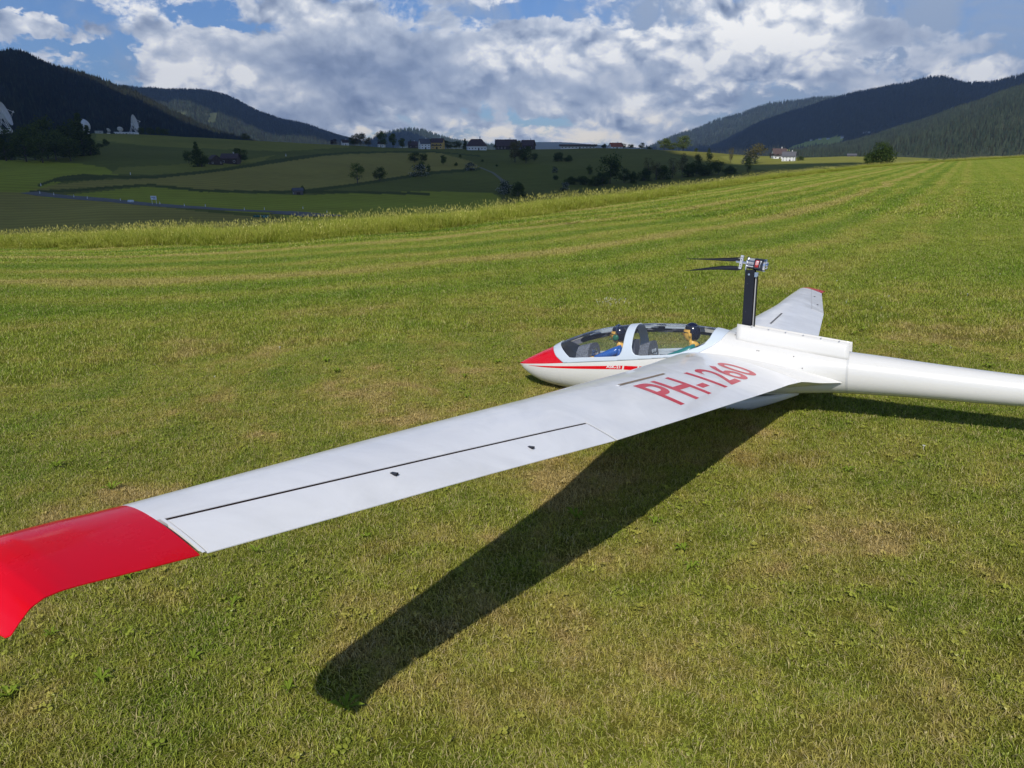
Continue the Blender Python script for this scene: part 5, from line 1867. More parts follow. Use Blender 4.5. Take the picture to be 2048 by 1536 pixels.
def panel(x, zt, wdt, depth):
    o = None
    V, Fq = [], []
    n = 10
    prof = [(-1, 0), (-1, .55), (-.86, .82), (-.55, .97), (0, 1), (.55, .97), (.86, .82), (1, .55), (1, 0)]
    for dx in (0, depth):
        for (py, pz) in prof:
            V.append((x + dx * (1 - .15 * pz), py * wdt / 2 * (1 if dx == 0 else .8), .11 + pz * (zt - .11) * (1 if dx == 0 else .90)))
    m_ = len(prof)
    Fq.append(tuple(range(m_))); Fq.append(tuple(range(m_, 2 * m_))[::-1])
    for k in range(m_ - 1):
        Fq.append((k, k + m_, k + 1 + m_, k + 1))
    o = link('instrument_panel', mesh_from('instrument_panel', V, Fq, [M_PANEL]), glider)
    dl = MB().tube([(0, 0, 0), (-.003, 0, 0)], .0085, 12).mesh('dial', M_ALU)
    df_ = MB().tube([(-.0031, 0, 0), (-.0036, 0, 0)], .0068, 12).mesh('dial_face', M_BLACK)
    for (dy, dz_) in ((-.03, .02), (-.01, .02), (.012, .02), (.032, .02), (-.022, -.004), (0, -.004), (.022, -.004), (0, .04), (-.02, .04), (.02, .04)):
        d_ = link('dial', dl, o); d_.location = (x - .001, dy, .11 + (zt - .11) * .5 + dz_)
    # side studs seen in the sun
    for k in range(12):
        st = link('stud', MB().ball((0, 0, 0), .0022, 6, 4).mesh('stud', M_ALU, True), o)
        st.location = (x + random.uniform(.006, depth * .8), wdt / 2 * random.uniform(.80, .92), .13 + random.random() * (zt - .17))
    return o


panel(.690, .262, .150, .075)
panel(.405, .280, .150, .055)
# canopy bow on the far side is part of the frame; headrests
for x in (.50, .15):
    link('headrest', MB().box((x - .01, 0, .235), (.02, .07, .09)).mesh('headrest', M_DARKTUB), glider)
    link('seat', MB().box((x + .02, 0, .16), (.03, .13, .14), Matrix.Rotation(-.35, 3, 'Y')).box((x + .09, 0, .095), (.14, .13, .02)).mesh('seat', M_DARKTUB), glider)

# --- wing
WS = np.array([  # y, LEx, LEz, TEx, TEz, top bulge, bottom bulge
    (.165, .283, .202, -.246, .158, .0655, .040), (.30, .275, .209, -.222, .168, .064, .038), (.50, .262, .218, -.203, .180, .062, .034), (.87, .240, .240, -.166, .206, .057, .028), (1.24, .215, .270, -.131, .233, .050, .023),
    (1.676, .190, .302, -.0905, .266, .044, .018), (2.10, .197, .330, -.030, .300, .034, .014), (2.62, .2035, .358, .043, .338, .025, .010)])
HY = [1.676, 2.62]; HX = [-.0205, .1145]


def wsec(y):
    return [float(smooth_interp(np.array([y]), WS[:, 0], WS[:, i])[0]) if i in (1, 2, 5, 6) else float(np.interp(y, WS[:, 0], WS[:, i])) for i in range(1, 7)]


def af(s):
    return 1.0 * (2.969 * np.sqrt(s) - 1.26 * s - 3.516 * s**2 + 2.843 * s**3 - 1.036 * s**4)


def wtop(y, x, off=0.0):
    lx, lz, tx, tz, t, b = wsec(y)
    s = min(max((lx - x) / (lx - tx), 0), 1)
    return lz + (tz - lz) * s + t * float(af(s)) + off


def sec_pts(lx, lz, tx, tz, t, b, s0=0.0, s1=1.0, n=34, close=True):
    """closed loop: upper surface from s1 to s0, then lower back to s1"""
    if s0 <= 0:
        u = (1 - np.cos(np.linspace(0, np.pi, n))) / 2
        su = s1 * u[::-1]
        up = np.stack([lx - (lx - tx) * su, lz + (tz - lz) * su + t * af(su) + .0006 * su], 1)
        sl2 = s1 * u[1:]
        lo = np.stack([lx - (lx - tx) * sl2, lz + (tz - lz) * sl2 - b * af(sl2) - .0006 * sl2], 1)
    else:
        su = np.linspace(s1, s0, n // 3)
        up = np.stack([lx - (lx - tx) * su, lz + (tz - lz) * su + t * af(su) + .0006], 1)
        sl2 = np.linspace(s0, s1, n // 3)
        lo = np.stack([lx - (lx - tx) * sl2, lz + (tz - lz) * sl2 - b * af(sl2) - .0006], 1)
    return np.concatenate([up, lo])


def loft(name, ys, secs, m, sgn, caps=(True, True), smooth=True):
    n = len(secs[0])
    V = [(p[0], sgn * y, p[1]) for y, s in zip(ys, secs) for p in s]
    Fq = []
    for i in range(len(ys) - 1):
        for k in range(n):
            a, b = i * n + k, i * n + (k + 1) % n
            q = (a, b, b + n, a + n)
            Fq.append(q if sgn > 0 else q[::-1])
    if caps[0]:
        q = tuple(range(n)); Fq.append(q[::-1] if sgn > 0 else q)
    if caps[1]:
        q = tuple((len(ys) - 1) * n + k for k in range(n)); Fq.append(q if sgn > 0 else q[::-1])
    me = mesh_from(name, V, Fq, [m], smooth)
    bm = bmesh.new(); bm.from_mesh(me)
    bmesh.ops.recalc_face_normals(bm, faces=bm.faces[:])
    bm.to_mesh(me); bm.free()
    if smooth:
        me.polygons.foreach_set('use_smooth', np.array([len(p.vertices) == 4 for p in me.polygons]))
        try:
            me.set_sharp_from_angle(angle=R_(38))
        except Exception:
            pass
    return me


def make_wing(sgn, lab):
    ys1 = np.linspace(.165, 1.673, 44)
    me = loft('wing_panel', ys1, [sec_pts(*wsec(y)) for y in ys1], P_WING, sgn, (True, True))
    w = link('wing', me, glider, lab)
    ys2 = np.linspace(1.673, 2.62, 34)

    def hs(y):
        lx, lz, tx, tz, t, b = wsec(y)
        return (lx - np.interp(y, HY, HX)) / (lx - tx)
    me = loft('outer_panel', ys2, [sec_pts(*wsec(y), s1=hs(y) - .0024 / (wsec(y)[0] - wsec(y)[2])) for y in ys2], P_WING, sgn, (False, True))
    link('outer_panel', me, w)
    ys3 = np.linspace(1.682, 2.610, 30)
    me = loft('aileron', ys3, [sec_pts(*wsec(y), s0=hs(y) + .0028 / (wsec(y)[0] - wsec(y)[2]), s1=1.0) for y in ys3], P_WING, sgn)
    ail = link('aileron', me, w)
    # gap filler strip, dark brown to stand for shadow in the slot
    V, Fq = [], []
    for i, y in enumerate(ys3):
        x = np.interp(y, HY, HX)
        z = wtop(y, x) - .0010
        V += [(x + .0034, sgn * y, z + .0012), (x - .0034, sgn * y, z + .0006)]
        if i:
            a = 2 * i
            Fq.append((a - 2, a - 1, a + 1, a))
    link('hinge_strip', mesh_from('hinge_strip', V, Fq, [M_SLOT if sgn > 0 else P_GREYLINE]), w)
    # white end rib between red tip and aileron
    V = []
    ss = np.linspace(hs(2.615), 1.0, 12)
    lx, lz, tx, tz, t, b = wsec(2.615)
    for dy in (.0, .0045):
        for s in ss:
            V.append((lx - (lx - tx) * s, sgn * (2.6125 + dy), lz + (tz - lz) * s + t * float(af(s)) + .0022))
    Fq = [(k, k + 1, k + 13, k + 12) for k in range(11)]
    link('end_rib', mesh_from('end_rib', V, Fq, [M_LET]), w)
    V = []
    ss = np.linspace(hs(1.678), 1.0, 12)
    lx, lz, tx, tz, t, b = wsec(1.678)
    for dy in (-.001, .0015):
        for s in ss:
            V.append((lx - (lx - tx) * s, sgn * (1.6775 + dy), lz + (tz - lz) * s + t * float(af(s)) + .0012))
    link('end_rib', mesh_from('end_rib', V, Fq, [M_LET]), w)
    # red tip turned down at its end
    tips = [(2.620, .2035, .358, .043, .338, .025, .010), (2.66, .203, .3625, .044, .3435, .0235, .010), (2.70, .202, .367, .045, .349, .0225, .009), (2.735, .200, .3705, .046, .354, .021, .009), (2.755, .199, .372, .046, .357, .020, .009),
            (2.772, .197, .372, .0455, .3590, .018, .008), (2.788, .194, .370, .0445, .3590, .016, .008), (2.802, .189, .365, .043, .355, .013, .007), (2.814, .180, .357, .041, .346, .010, .005), (2.822, .168, .350, .041, .338, .006, .003), (2.825, .156, .345, .046, .336, .001, .001)]
    if sgn < 0:
        tips = [(t_[0], t_[1], t_[2] - max(0, t_[2] - .358) * .8, t_[3], t_[4] - max(0, t_[4] - .338) * .8, t_[5], t_[6]) for t_ in tips]
    tb = np.array(tips)
    yy = np.linspace(0, len(tips) - 1, 46)
    tt = [[np.interp(q, range(len(tips)), tb[:, c]) for c in range(7)] for q in yy]
    me = loft('wing_tip', [t_[0] for t_ in tt], [sec_pts(*t_[1:], n=40) for t_ in tt], P_RED, sgn, (False, True))
    link('wing_tip', me, w)
    # spoiler slot with its wooden cap
    for nm, half, m_, dz_, e in (('spoiler_frame', .0045, M_LET, .0010, .006), ('spoiler', .0045, M_WOODS, .0018, 0)):
        V, Fq = [], []
        n = 16
        for i in range(n + 1):
            y = (.870 - e) + (.372 + 2 * e) * i / n
            x = np.interp(y, [.87, 1.239], [.068, .0765])
            for s in (-1, 1):
                V.append((x + s * half, sgn * y, wtop(y, x + s * half) + dz_))
        for i in range(n):
            a = 2 * i
            Fq.append((a, a + 1, a + 3, a + 2))
        if nm == 'spoiler_frame':
            continue
        link(nm, mesh_from(nm, V, Fq, [M_WOODS if sgn > 0 else mat('spoiler_grey', (.16, .155, .15), .6)]), w)
    link('spoiler_end', MB().box(((.077), sgn * 1.247, wtop(1.247, .077) + .001), (.010, .010, .0015)).mesh('spoiler_end', M_LET), w)
    # black linkage covers on the aileron
    for (y, x) in ((1.934, -.019), (2.266, .044)):
        V = MB().box((x, sgn * y, wtop(y, x) + .0018), (.012, .0065, .0040)).mesh('linkage_cover', M_BLACK)
        link('linkage_cover', V, ail)
    # tape lines across the panel
    for y in (1.52,):
        V = []
        ss = np.linspace(.72, 1.0, 8)
        lx, lz, tx, tz, t, b = wsec(y)
        for dy in (0, .002):
            for s in ss:
                V.append((lx - (lx - tx) * s, sgn * (y + dy), lz + (tz - lz) * s + t * float(af(s)) + .0008))
        link('tape', mesh_from('tape', V, [(k, k + 1, k + 9, k + 8) for k in range(7)], [M_LET]), w)
    return w


P_GREYLINE = mat('pale_gap_tape', (.50, .50, .50), .5)
W_N = make_wing(1, 'wing nearest the camera with red registration letters and a red tip')
W_F = make_wing(-1, 'far wing pointing away behind the engine mast')
FARM = None

# registration on the near wing
TXT = dict(yl=1.197, yr=.315)


def place_wing(tx, ty):
    y = TXT['yl'] + (TXT['yr'] - TXT['yl']) * tx
    x = -.088 + .143 * ty + (-.030 + -.004 * ty) * tx
    return (x, y, wtop(y, x, .0011))


decal_text('PH-1260', .3, place_wing, P_REDF, W_N, 'registration', 12, bold=.004)
# worn patch where the paint has come off near the root
V, Fq = [], []
M_SCUFF = mat('scuffed_paint', (.62, .56, .44), .7)
for (cx, cy, ra) in ((.150, .335, .011), (.158, .31, .009), (.142, .36, .007), (.147, .29, .006), (.135, .325, .006)):
    b = len(V)
    for k in range(12):
        a = k * math.pi / 6; rr_ = ra * random.uniform(.6, 1.25)
        V.append((cx + rr_ * math.cos(a) * .9, cy + rr_ * math.sin(a) * 1.6, wtop(cy + rr_ * math.sin(a) * 1.6, cx + rr_ * math.cos(a) * .9, .0008 + .0001 * len(Fq))))
    Fq.append(tuple(range(b, b + 12)))
link('scuff_mark', mesh_from('scuff_mark', V, Fq, [M_SCUFF]), W_N)

# --- wing root fairings
for sgn in (1, -1):
    rows = [(.167, (.283, .202, -.246, .158, .0655, .041)), (.155, (.282, .200, -.252, .1565, .063, .043)), (.143, (.284, .198, -.266, .155, .061, .047)), (.130, (.288, .196, -.288, .152, .062, .053)), (.118, (.290, .194, -.316, .150, .065, .060)), (.104, (.290, .192, -.348, .150, .068, .068)), (.085, (.288, .190, -.38, .150, .070, .072))]
    tb = np.array([[r[0], *r[1]] for r in rows])
    yy = np.linspace(0, len(rows) - 1, 24)
    tt = [[float(smooth_interp(np.array([q]), np.arange(len(rows)), tb[:, c])[0]) for c in range(7)] for q in yy]
    link('wing_fairing', loft('wing_fairing', [t_[0] for t_ in tt], [sec_pts(*t_[1:], n=40) for t_ in tt], P_BODY, sgn, (True, False)), glider)

# --- wheel fairing and main wheel, nose wheel
mb = MB()
V, Fq = [], []
prof = [(.30, .03, .015, .02), (.24, .002, .030, .03), (.16, -.012, .040, .04), (.06, -.014, .042, .05), (-.02, .000, .038, .06), (-.10, .030, .028, .07), (-.17, .060, .018, .085), (-.21, .078, .008, .09)]
for (x, zb, a, zt) in prof:
    for k in range(12):
        t = math.pi + math.pi * k / 11
        V.append((x, a * math.cos(t), max(zt, zb + .02) + (zb - max(zt, zb + .02)) * abs(math.sin(t)) ** .6))
for i in range(len(prof) - 1):
    for k in range(11):
        a = i * 12 + k
        Fq.append((a, a + 1, a + 13, a + 12))
me = mesh_from('wheel_fairing', V, Fq, [P_BODY], True)
wf = link('wheel_fairing', me, glider)
sm = wf.modifiers.new('solid', 'SOLIDIFY'); sm.thickness = .003
wh = link('wheel', MB().tube([(.08, -.018, .028), (.08, -.012, .028), (.08, .012, .028), (.08, .018, .028)], [.036, .045, .045, .036], 24).mesh('wheel', M_BLACK, True), glider)
nw = link('nose_wheel', MB().tube([(.78, -.010, .034), (.78, .010, .034)], .030, 20).mesh('nose_wheel', M_BLACK, False), glider)

# --- tail
mb = MB()
V = []
finp = [(-1.50, .12), (-1.60, .47), (-1.82, .47), (-1.86, .10)]
for s in (-1, 1):
    for (x, z) in finp:
        V.append((x, s * .012, z))
mb.add(V, [(0, 1, 2, 3), (7, 6, 5, 4), (0, 4, 5, 1), (1, 5, 6, 2), (2, 6, 7, 3), (3, 7, 4, 0)])
link('fin', mb.mesh('fin', P_BODY), glider)
for s in (1, -1):
    ys_ = np.linspace(0, .52, 10)
    link('tailplane', loft('tailplane', ys_, [sec_pts(-1.58 - y * .06, .482, -1.78 + y * .04, .480, .010, .010, n=16) for y in ys_], P_WING, s), glider)

# --- engine bay: opening, doors, mast, motor and folded propeller
mb = MB()
V, Fq = [], []
for x in np.linspace(.022, -.385, 14):
    zt = float(fus_at(x)[0])
    for (y, z) in ((-.041, zt - .006), (-.040, zt - .09), (.040, zt - .09), (.041, zt - .006)):
        V.append((x, y, z))
for i in range(13):
    for k in range(3):
        a = i * 4 + k
        Fq.append((a, a + 4, a + 5, a + 1))
Fq += [(0, 1, 2, 3), (52, 55, 54, 53)]
link('engine_bay', mesh_from('engine_bay', V, Fq, [M_DARKTUB]), glider)


def door(sgn, top_f, top_r, lean):
    V, Fq = [], []
    n = 22
    xs_ = np.linspace(.030, -.397, n)
    for x in xs_:
        t = (.030 - x) / .427
        y0 = .062
        # foot follows the body, upper edge stands proud
        zf, rest = 0, 0
        zt, zb, a, zc = [float(q) for q in fus_at(x)]
        q = (y0 / a)
        zs = zc + (zt - zc) * (1 - q ** 2.15) ** (1 / 2.15)
        ztop = top_f + (top_r - top_f) * t
        for k in range(5):
            f = k / 4
            V.append((x, sgn * (y0 + lean * f + .003 * math.sin(math.pi * f)), zs - .006 + (ztop - zs) * f))
    for i in range(n - 1):
        for k in range(4):
            a = i * 5 + k
            Fq.append((a, a + 1, a + 6, a + 5))
    me = mesh_from('bay_door', V, Fq, [P_BODY], True)
    o = link('bay_door', me, glider)
    s = o.modifiers.new('solid', 'SOLIDIFY'); s.thickness = .0022; s.offset = 0
    return o


dn = door(1, .371, .3055, -.018)
dfar = door(-1, .366, .297, -.004)
for k in range(6):
    x = -.03 - k * .066
    t = (.030 - x) / .427
    link('hinge', MB().box((x, .050, .371 + (.3055 - .371) * t - .004), (.004, .008, .003)).mesh('hinge', M_LET), dn)
# dark strip inside the door rim
mast = MB()
mb = MB()
mb.box((-.003, .017, .43), (.036, .004, .30), Matrix.Rotation(-.045, 3, 'Y'))
ms = bpy.data.objects.new('engine_mast', None)
A, B = Vector((.004, 0, .26)), Vector((-.011, 0, .585))


def bar(c0, c1, sx, sy, m, name, par):
    """rectangular bar from c0 to c1, sx along x, sy across"""
    d = (Vector(c1) - Vector(c0))
    V = []
    for p in (c0, c1):
        for (a, b) in ((-1, -1), (1, -1), (1, 1), (-1, 1)):
            V.append((p[0] + a * sx / 2, p[1] + b * sy / 2, p[2]))
    o_ = link(name, mesh_from(name, V, [(3, 2, 1, 0), (4, 5, 6, 7), (0, 1, 5, 4), (1, 2, 6, 5), (2, 3, 7, 6), (3, 0, 4, 7)], [m]), par)
    bv_ = o_.modifiers.new('bevel', 'BEVEL'); bv_.width = .0008; bv_.segments = 2
    return o_


mastp = bar((.002, .016, .27), (-.009, .016, .583), .037, .003, M_BLACK, 'engine_mast', glider)
bar((.002, -.016, .27), (-.009, -.016, .583), .037, .003, M_BLACK, 'mast_plate', mastp)
bar((.012, 0, .27), (.001, 0, .575), .004, .030, M_BLACK, 'mast_web', mastp)
bar((-.0205, 0, .27), (-.0315, 0, .556), .0045, .010, mat('belt_grey', (.42, .42, .42), .5), 'drive_belt', mastp)
bar((-.026, 0, .27), (-.037, 0, .556), .003, .013, M_BLACK, 'mast_tube', mastp)
link('belt_pulley', MB().tube([(-.031, -.014, .563), (-.031, .014, .563)], .010, 14).mesh('belt_pulley', M_ALU), mastp)
for (x, z, r) in ((-.006, .565, .0042), (-.001, .527, .0018), (.004, .413, .0018)):
    link('bolt', MB().tube([(x, .017, z), (x, .0195, z)], r, 12).mesh('bolt', M_GREYR if r < .003 else M_ALU), mastp)
# mounting plate and motor
ax = Vector((1, 0, .17)).normalized()          # thrust line, nose slightly up
mc = Vector((-.036, 0, .604))


def on_axis(t, up=0.0, side=0.0):
    u_ = Vector((-ax.z, 0, ax.x))
    return mc + ax * t + u_ * up + Vector((0, side, 0))


link('motor_plate', MB().tube([on_axis(.038), on_axis(.042)], .0265, 20).box(on_axis(.040, -.034), (.004, .024, .045)).mesh('motor_plate', M_ALU), mastp)
mcan = mat('motor_can', (.055, .065, .085), .22, .6)
motor = link('motor', MB().tube([on_axis(-.034), on_axis(-.031), on_axis(.010), on_axis(.012)], [.0225, .0245, .0245, .0235], 28).mesh('motor', mcan, False), mastp)
link('motor_ring', MB().tube([on_axis(-.036), on_axis(-.034), on_axis(-.026), on_axis(-.0255)], [.0215, .0252, .0252, .0245], 28).tube([on_axis(-.0415), on_axis(-.036)], [.007, .010], 12).mesh('motor_ring', M_ALU), motor)
mbf = MB()
for k in range(8):
    a = k * math.pi / 4 + .2
    mbf.tube([on_axis(.012, .019 * math.sin(a), .019 * math.cos(a)), on_axis(.038, .019 * math.sin(a), .019 * math.cos(a))], .0032, 8)
mbf.tube([on_axis(.012), on_axis(.038)], .012, 14)
link('standoff', mbf.mesh('standoff', M_ALU), motor)
for k in range(6):
    a = k * math.pi / 3
    link('bolt', MB().tube([on_axis(-.040, .013 * math.sin(a), .013 * math.cos(a)), on_axis(-.036, .013 * math.sin(a), .013 * math.cos(a))], .0022, 6).mesh('bolt', M_ALU), motor)
# red and white label on the can
M_LBLR = mat('label_red', (.45, .03, .03), .4)


def can_patch(t0, t1, a0, a1, m, name, off=.0005, n=10):
    V, Fq = [], []
    for t in (t0, t1):
        for k in range(n + 1):
            a = a0 + (a1 - a0) * k / n
            V.append(on_axis(t, (.0245 + off) * math.sin(a), (.0245 + off) * math.cos(a)))
    for k in range(n):
        Fq.append((k, k + 1, k + n + 2, k + n + 1))
    link(name, mesh_from(name, V, Fq, [m], True), motor)


can_patch(-.008, .006, -.45, .75, M_LBLR, 'motor_label')
for (t0, t1, a0, a1) in ((-.006, -.0045, .0, .55), (-.002, -.0005, -.1, .5), (.002, .0032, -.05, .45), (-.006, .003, .50, .60), (-.0145, -.0135, -.4, .7), (-.0175, -.0165, .35, .7), (-.012, -.0165, .62, .70)):
    can_patch(t0, t1, a0, a1, M_LET, 'label_mark', .0010)
# shaft, folding clamp and blades
hub = link('propeller_hub', MB().tube([on_axis(.042), on_axis(.058)], .0052, 12).tube([on_axis(.058), on_axis(.062)], .009, 14).tube([on_axis(.070), on_axis(.088)], [.0055, .0050], 12).mesh('propeller_hub', M_ALU), mastp)
V = []
cb = on_axis(.066)
u_ = Vector((-ax.z, 0, ax.x))
mb = MB()
Rb = Matrix(((ax.x, 0, u_.x), (0, 1, 0), (ax.z, 0, u_.z)))
mb.box(on_axis(.066), (.011, .014, .056), Rb)
clamp = link('blade_clamp', mb.mesh('blade_clamp', mat('bright_alu', (.62, .64, .68), .35, .3)), hub)
for s in (-1, 1):
    for q in (.010, .019):
        link('screw', MB().tube([on_axis(.066, s * q, .0071), on_axis(.066, s * q, .0078)], .0019, 8).mesh('screw', M_BLACK), clamp)


def blade(pts, name='propeller_blade'):
    """pts: (x, z centre, half height, half thickness) in the vertical plane"""
    V, Fq = [], []
    n = 10
    for (x, z, hh, ht, tw) in pts:
        for k in range(n):
            a = 2 * math.pi * k / n
            c_, s_ = math.cos(a) * ht, math.sin(a) * hh
            V.append((x, c_ * math.cos(tw) - s_ * math.sin(tw), z + c_ * math.sin(tw) + s_ * math.cos(tw)))
    for i in range(len(pts) - 1):
        for k in range(n):
            a, b = i * n + k, i * n + (k + 1) % n
            Fq.append((a, b, b + n, a + n))
    Fq.append(tuple(range(n))[::-1]); Fq.append(tuple((len(pts) - 1) * n + k for k in range(n)))
    return link(name, mesh_from(name, V, Fq, [M_BLACK], True), hub)


blade([(.026, .630, .006, .005, 0), (.045, .627, .0085, .004, .2), (.075, .6265, .0085, .003, .4), (.11, .628, .0068, .0025, .5), (.15, .6295, .0045, .002, .6), (.20, .6315, .0028, .0015, .6), (.245, .6335, .0015, .0010, .6), (.262, .634, .0006, .0006, .6)])
blade([(.026, .590, .006, .005, 0), (.045, .590, .0095, .004, .1), (.075, .5925, .0100, .003, .2), (.11, .5935, .0088, .0025, .3), (.15, .592, .0065, .002, .4), (.20, .5885, .0040, .0015, .5), (.25, .5845, .0018, .0010, .5), (.275, .5825, .0006, .0006, .5)])

# --- the two pilot figures
M_SKIN = mat('painted_skin', (.98, .56, .11), .35)
M_HAIR = mat('painted_navy_hair', (.010, .012, .035), .15, coat=.6)
M_BLUE = mat('painted_blue_cloth', (.02, .13, .50), .22, coat=.5)
M_TEAL = mat('painted_teal_cloth', (.02, .24, .22), .3, coat=.3)
M_HEADSET = mat('green_headset', (.02, .17, .10), .3, coat=.5)


def skin_body(name, pts, edges, radii, m, parent, sub=2):
    me = bpy.data.meshes.new(name)
    me.from_pydata(pts, edges, [])
    o = bpy.data.objects.new(name, me)
    COL.objects.link(o)
    md = o.modifiers.new('skin', 'SKIN')
    for v, r in zip(me.skin_vertices[0].data, radii):
        v.radius = r if hasattr(r, '__len__') else (r, r)
    me.skin_vertices[0].data[0].use_root = True
    ss = o.modifiers.new('sub', 'SUBSURF'); ss.levels = sub; ss.render_levels = sub
    dg = bpy.context.evaluated_depsgraph_get()
    m2 = bpy.data.meshes.new_from_object(o.evaluated_get(dg))
    bpy.data.objects.remove(o)
    m2.name = name
    m2.materials.clear(); m2.materials.append(m)
    m2.polygons.foreach_set('use_smooth', np.ones(len(m2.polygons), dtype=bool))
    return link(name, m2, parent)


def pilot(x0, z0, cloth, lab, headset, k=1.0):
    """seated half-scale doll; origin at the hips; faces the nose (+x)"""
    root = bpy.data.objects.new('pilot_figure', None)
    COL.objects.link(root)
    tag(root, lab, 'pilot figure', 'pilot figures in the cockpit')
    root.matrix_world = Mg @ Matrix.Translation((x0, 0, z0)) @ Matrix.Scale(k, 4)
    P = [(0, 0, 0), (-.012, 0, .055), (-.020, 0, .102), (-.014, 0, .130),            # hips, waist, chest, neck base
         (-.014, .038, .112), (.040, .054, .088), (.098, .050, .074),      # left arm
         (-.014, -.038, .112), (.040, -.054, .088), (.098, -.050, .074),
         (.06, .024, -.012), (.14, .026, .012), (.06, -.024, -.012), (.14, -.026, .012)]
    E = [(0, 1), (1, 2), (2, 3), (2, 4), (4, 5), (5, 6), (2, 7), (7, 8), (8, 9), (0, 10), (10, 11), (0, 12), (12, 13)]
    Rr = [(.034, .030), (.036, .030), (.036, .032), (.014, .014), .022, .019, .011, .022, .019, .011, .020, .014, .020, .014]
    body_ = skin_body('body', P, E, Rr, cloth, root)
    for s in (1, -1):
        hp = [(.096, s * .050, .074), (.108, s * .048, .071), (.118, s * .047, .069)]
        he = [(0, 1), (1, 2)]
        hr = [.0085, .0095, .006]
        for f in range(4):
            n0 = len(hp)
            yy = s * (.045 + (f - 1.5) * .0042)
            hp += [(.124, yy, .068 - f * .0006), (.131, yy, .063), (.130, yy, .057)]
            he += [(2, n0), (n0, n0 + 1), (n0 + 1, n0 + 2)]
            hr += [.0026, .0024, .002]
        n0 = len(hp)
        hp += [(.115, s * .038, .071), (.121, s * .035, .068)]
        he += [(1, n0), (n0, n0 + 1)]
        hr += [.003, .0024]
        skin_body('hand', hp, he, hr, M_SKIN, root, 1)
    # collar and neck
    link('collar', MB().tube([(-.016, 0, .118), (-.010, 0, .134)], [.026, .017], 18).mesh('collar', M_SKIN, True), root)
    # head: lofted profile with brow, nose, lips and chin
    hc = Vector((.000, 0, .176))
    V, Fq = [], []
    nv, nu = 26, 32
    for j in range(nv + 1):
        t = math.pi * j / nv
        for i in range(nu):
            a = 2 * math.pi * i / nu
            x = math.sin(t) * math.cos(a); y = math.sin(t) * math.sin(a); z = math.cos(t)
            p = Vector((x * .031, y * .0255, z * .037))
            if z < 0:
                p.x += .003 * -z; p.y *= 1 + .22 * z; p.x *= 1 + .05 * z
            front = max(0, x) ** 3
            ay = abs(y)
            p.x += front * (.010 * math.exp(-((z + .12) / .13) ** 2 - (ay / .17) ** 2)            # nose
                            + .0035 * math.exp(-((z + .02) / .3) ** 2 - (ay / .12) ** 2)
                            + .0035 * math.exp(-((z - .28) / .10) ** 2)                          # brow
                            - .0040 * math.exp(-((z - .10) / .10) ** 2 - ((ay - .34) / .18) ** 2)  # eye sockets
                            + .0028 * math.exp(-((z + .42) / .06) ** 2 - (ay / .25) ** 2)          # upper lip
                            + .0030 * math.exp(-((z + .54) / .05) ** 2 - (ay / .22) ** 2)
                            + .0050 * math.exp(-((z + .80) / .14) ** 2 - (ay / .3) ** 2))          # chin
            V.append(hc + p)
    for j in range(nv):
        for i in range(nu):
            a, b = j * nu + i, j * nu + (i + 1) % nu
            Fq.append((a, a + nu, b + nu, b))
    head = link('head', mesh_from('head', V, Fq, [M_SKIN], True), root)
    link('neck', MB().tube([(-.012, 0, .115), (-.006, 0, .15)], [.015, .0155], 16).mesh('neck', M_SKIN, True), root)
    for s in (1, -1):
        link('ear', MB().ball(hc + Vector((-.003, s * .0265, -.004)), .0085, 12, 8, (.75, .45, 1.15)).mesh('ear', M_SKIN, True), head)
        link('eye', MB().ball(hc + Vector((.0275, s * .0095, .005)), .0030, 8, 6).mesh('eye', mat('eye_white', (.8, .8, .76), .3), True), head)
        link('glasses', MB().tube([hc + Vector((.0335 * math.cos(q) if q < .5 else .034, s * (.002 + .014 * q), .0075)) for q in (0, .5, 1)] + [hc + Vector((.004, s * .027, .004))], .0014, 6).mesh('glasses', M_BLACK), head)
    # hair: cap from the brow over the crown down to the nape
    V, Fq = [], []
    for j in range(nv + 1):
        t = math.pi * .80 * j / nv
        for i in range(nu):
            a = 2 * math.pi * i / nu
            x = math.sin(t) * math.cos(a); y = math.sin(t) * math.sin(a); z = math.cos(t)
            V.append(hc + Vector((x * .0375 - .005, y * .031, z * .0425 + .004)))
    keep = []
    for j in range(nv):
        for i in range(nu):
            a, b = j * nu + i, j * nu + (i + 1) % nu
            q = (V[a] + V[b + nu]) / 2 - hc
            if q.x > -.002 and q.z < .021:
                continue
            if q.x > -.013 and q.z < .006:
                continue
            if q.x > .020 and q.z < .030:
                continue
            keep.append((a, a + nu, b + nu, b))
    h_ = link('hair', mesh_from('hair', V, keep, [M_HAIR], True), root)
    sm_ = h_.modifiers.new('solid', 'SOLIDIFY'); sm_.thickness = .004; sm_.offset = -1
    if headset:
        hs_ = None
        for s in (1, -1):
            e_ = link('ear_cup', MB().tube([hc + Vector((-.001, s * .024, -.010)), hc + Vector((-.001, s * .033, -.010)), hc + Vector((-.001, s * .036, -.010))], [.0145, .0145, .010], 18).mesh('ear_cup', M_HEADSET, True), head)
        link('headband', MB().tube([hc + Vector((-.001 - .004 * math.sin(math.pi * q), .033 * math.cos(math.pi * q), -.004 + .052 * math.sin(math.pi * q))) for q in np.linspace(0, 1, 15)], .0022, 6).mesh('headband', M_ALU), head)
        link('microphone', MB().tube([hc + Vector((.006, .034, -.014)), hc + Vector((.026, .024, -.020)), hc + Vector((.036, .008, -.020))], [.0016, .0016, .0035], 6).mesh('microphone', M_HEADSET), head)
        link('harness_strap', MB().tube([(-.012, .018, .132), (.012, .030, .098), (.010, .024, .05)], .0016, 5).mesh('harness_strap', mat('strap_grey', (.35, .35, .32), .6)), root)
    return root


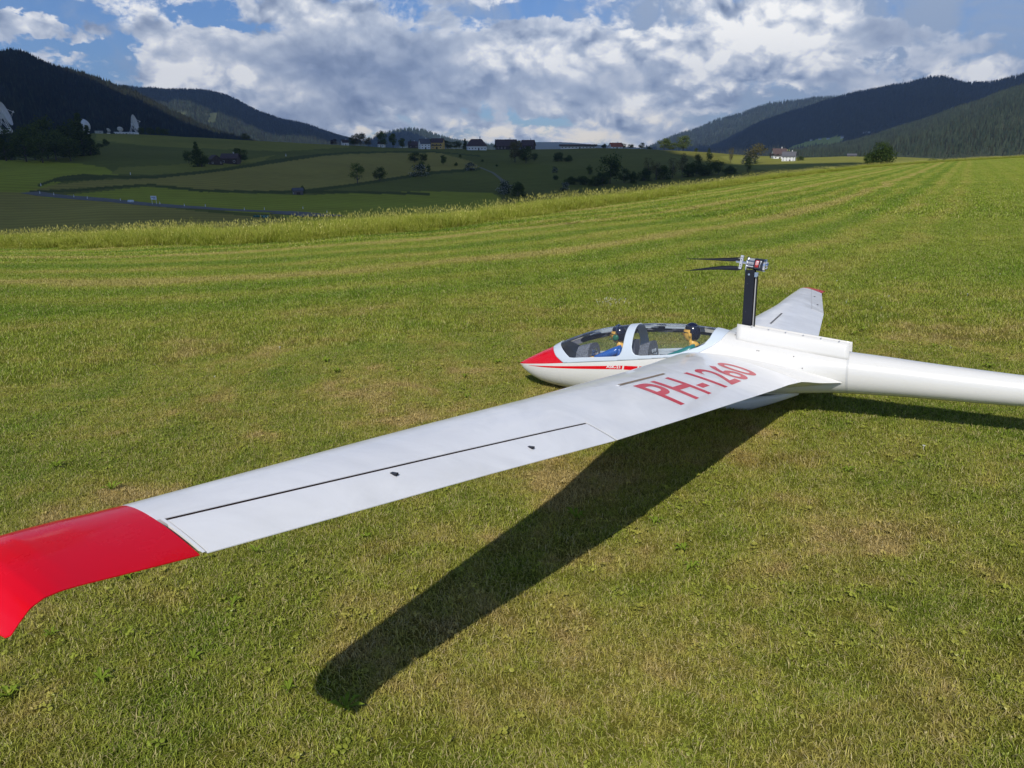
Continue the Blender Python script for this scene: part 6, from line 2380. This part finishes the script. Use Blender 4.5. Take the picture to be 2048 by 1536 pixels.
pilot(.572, .124, M_BLUE, 'front pilot doll in blue shirt with green headset and dark glasses', True)
pilot(.236, .140, M_TEAL, 'rear pilot doll in teal shirt with dark hair and glasses, under the aft canopy', False)
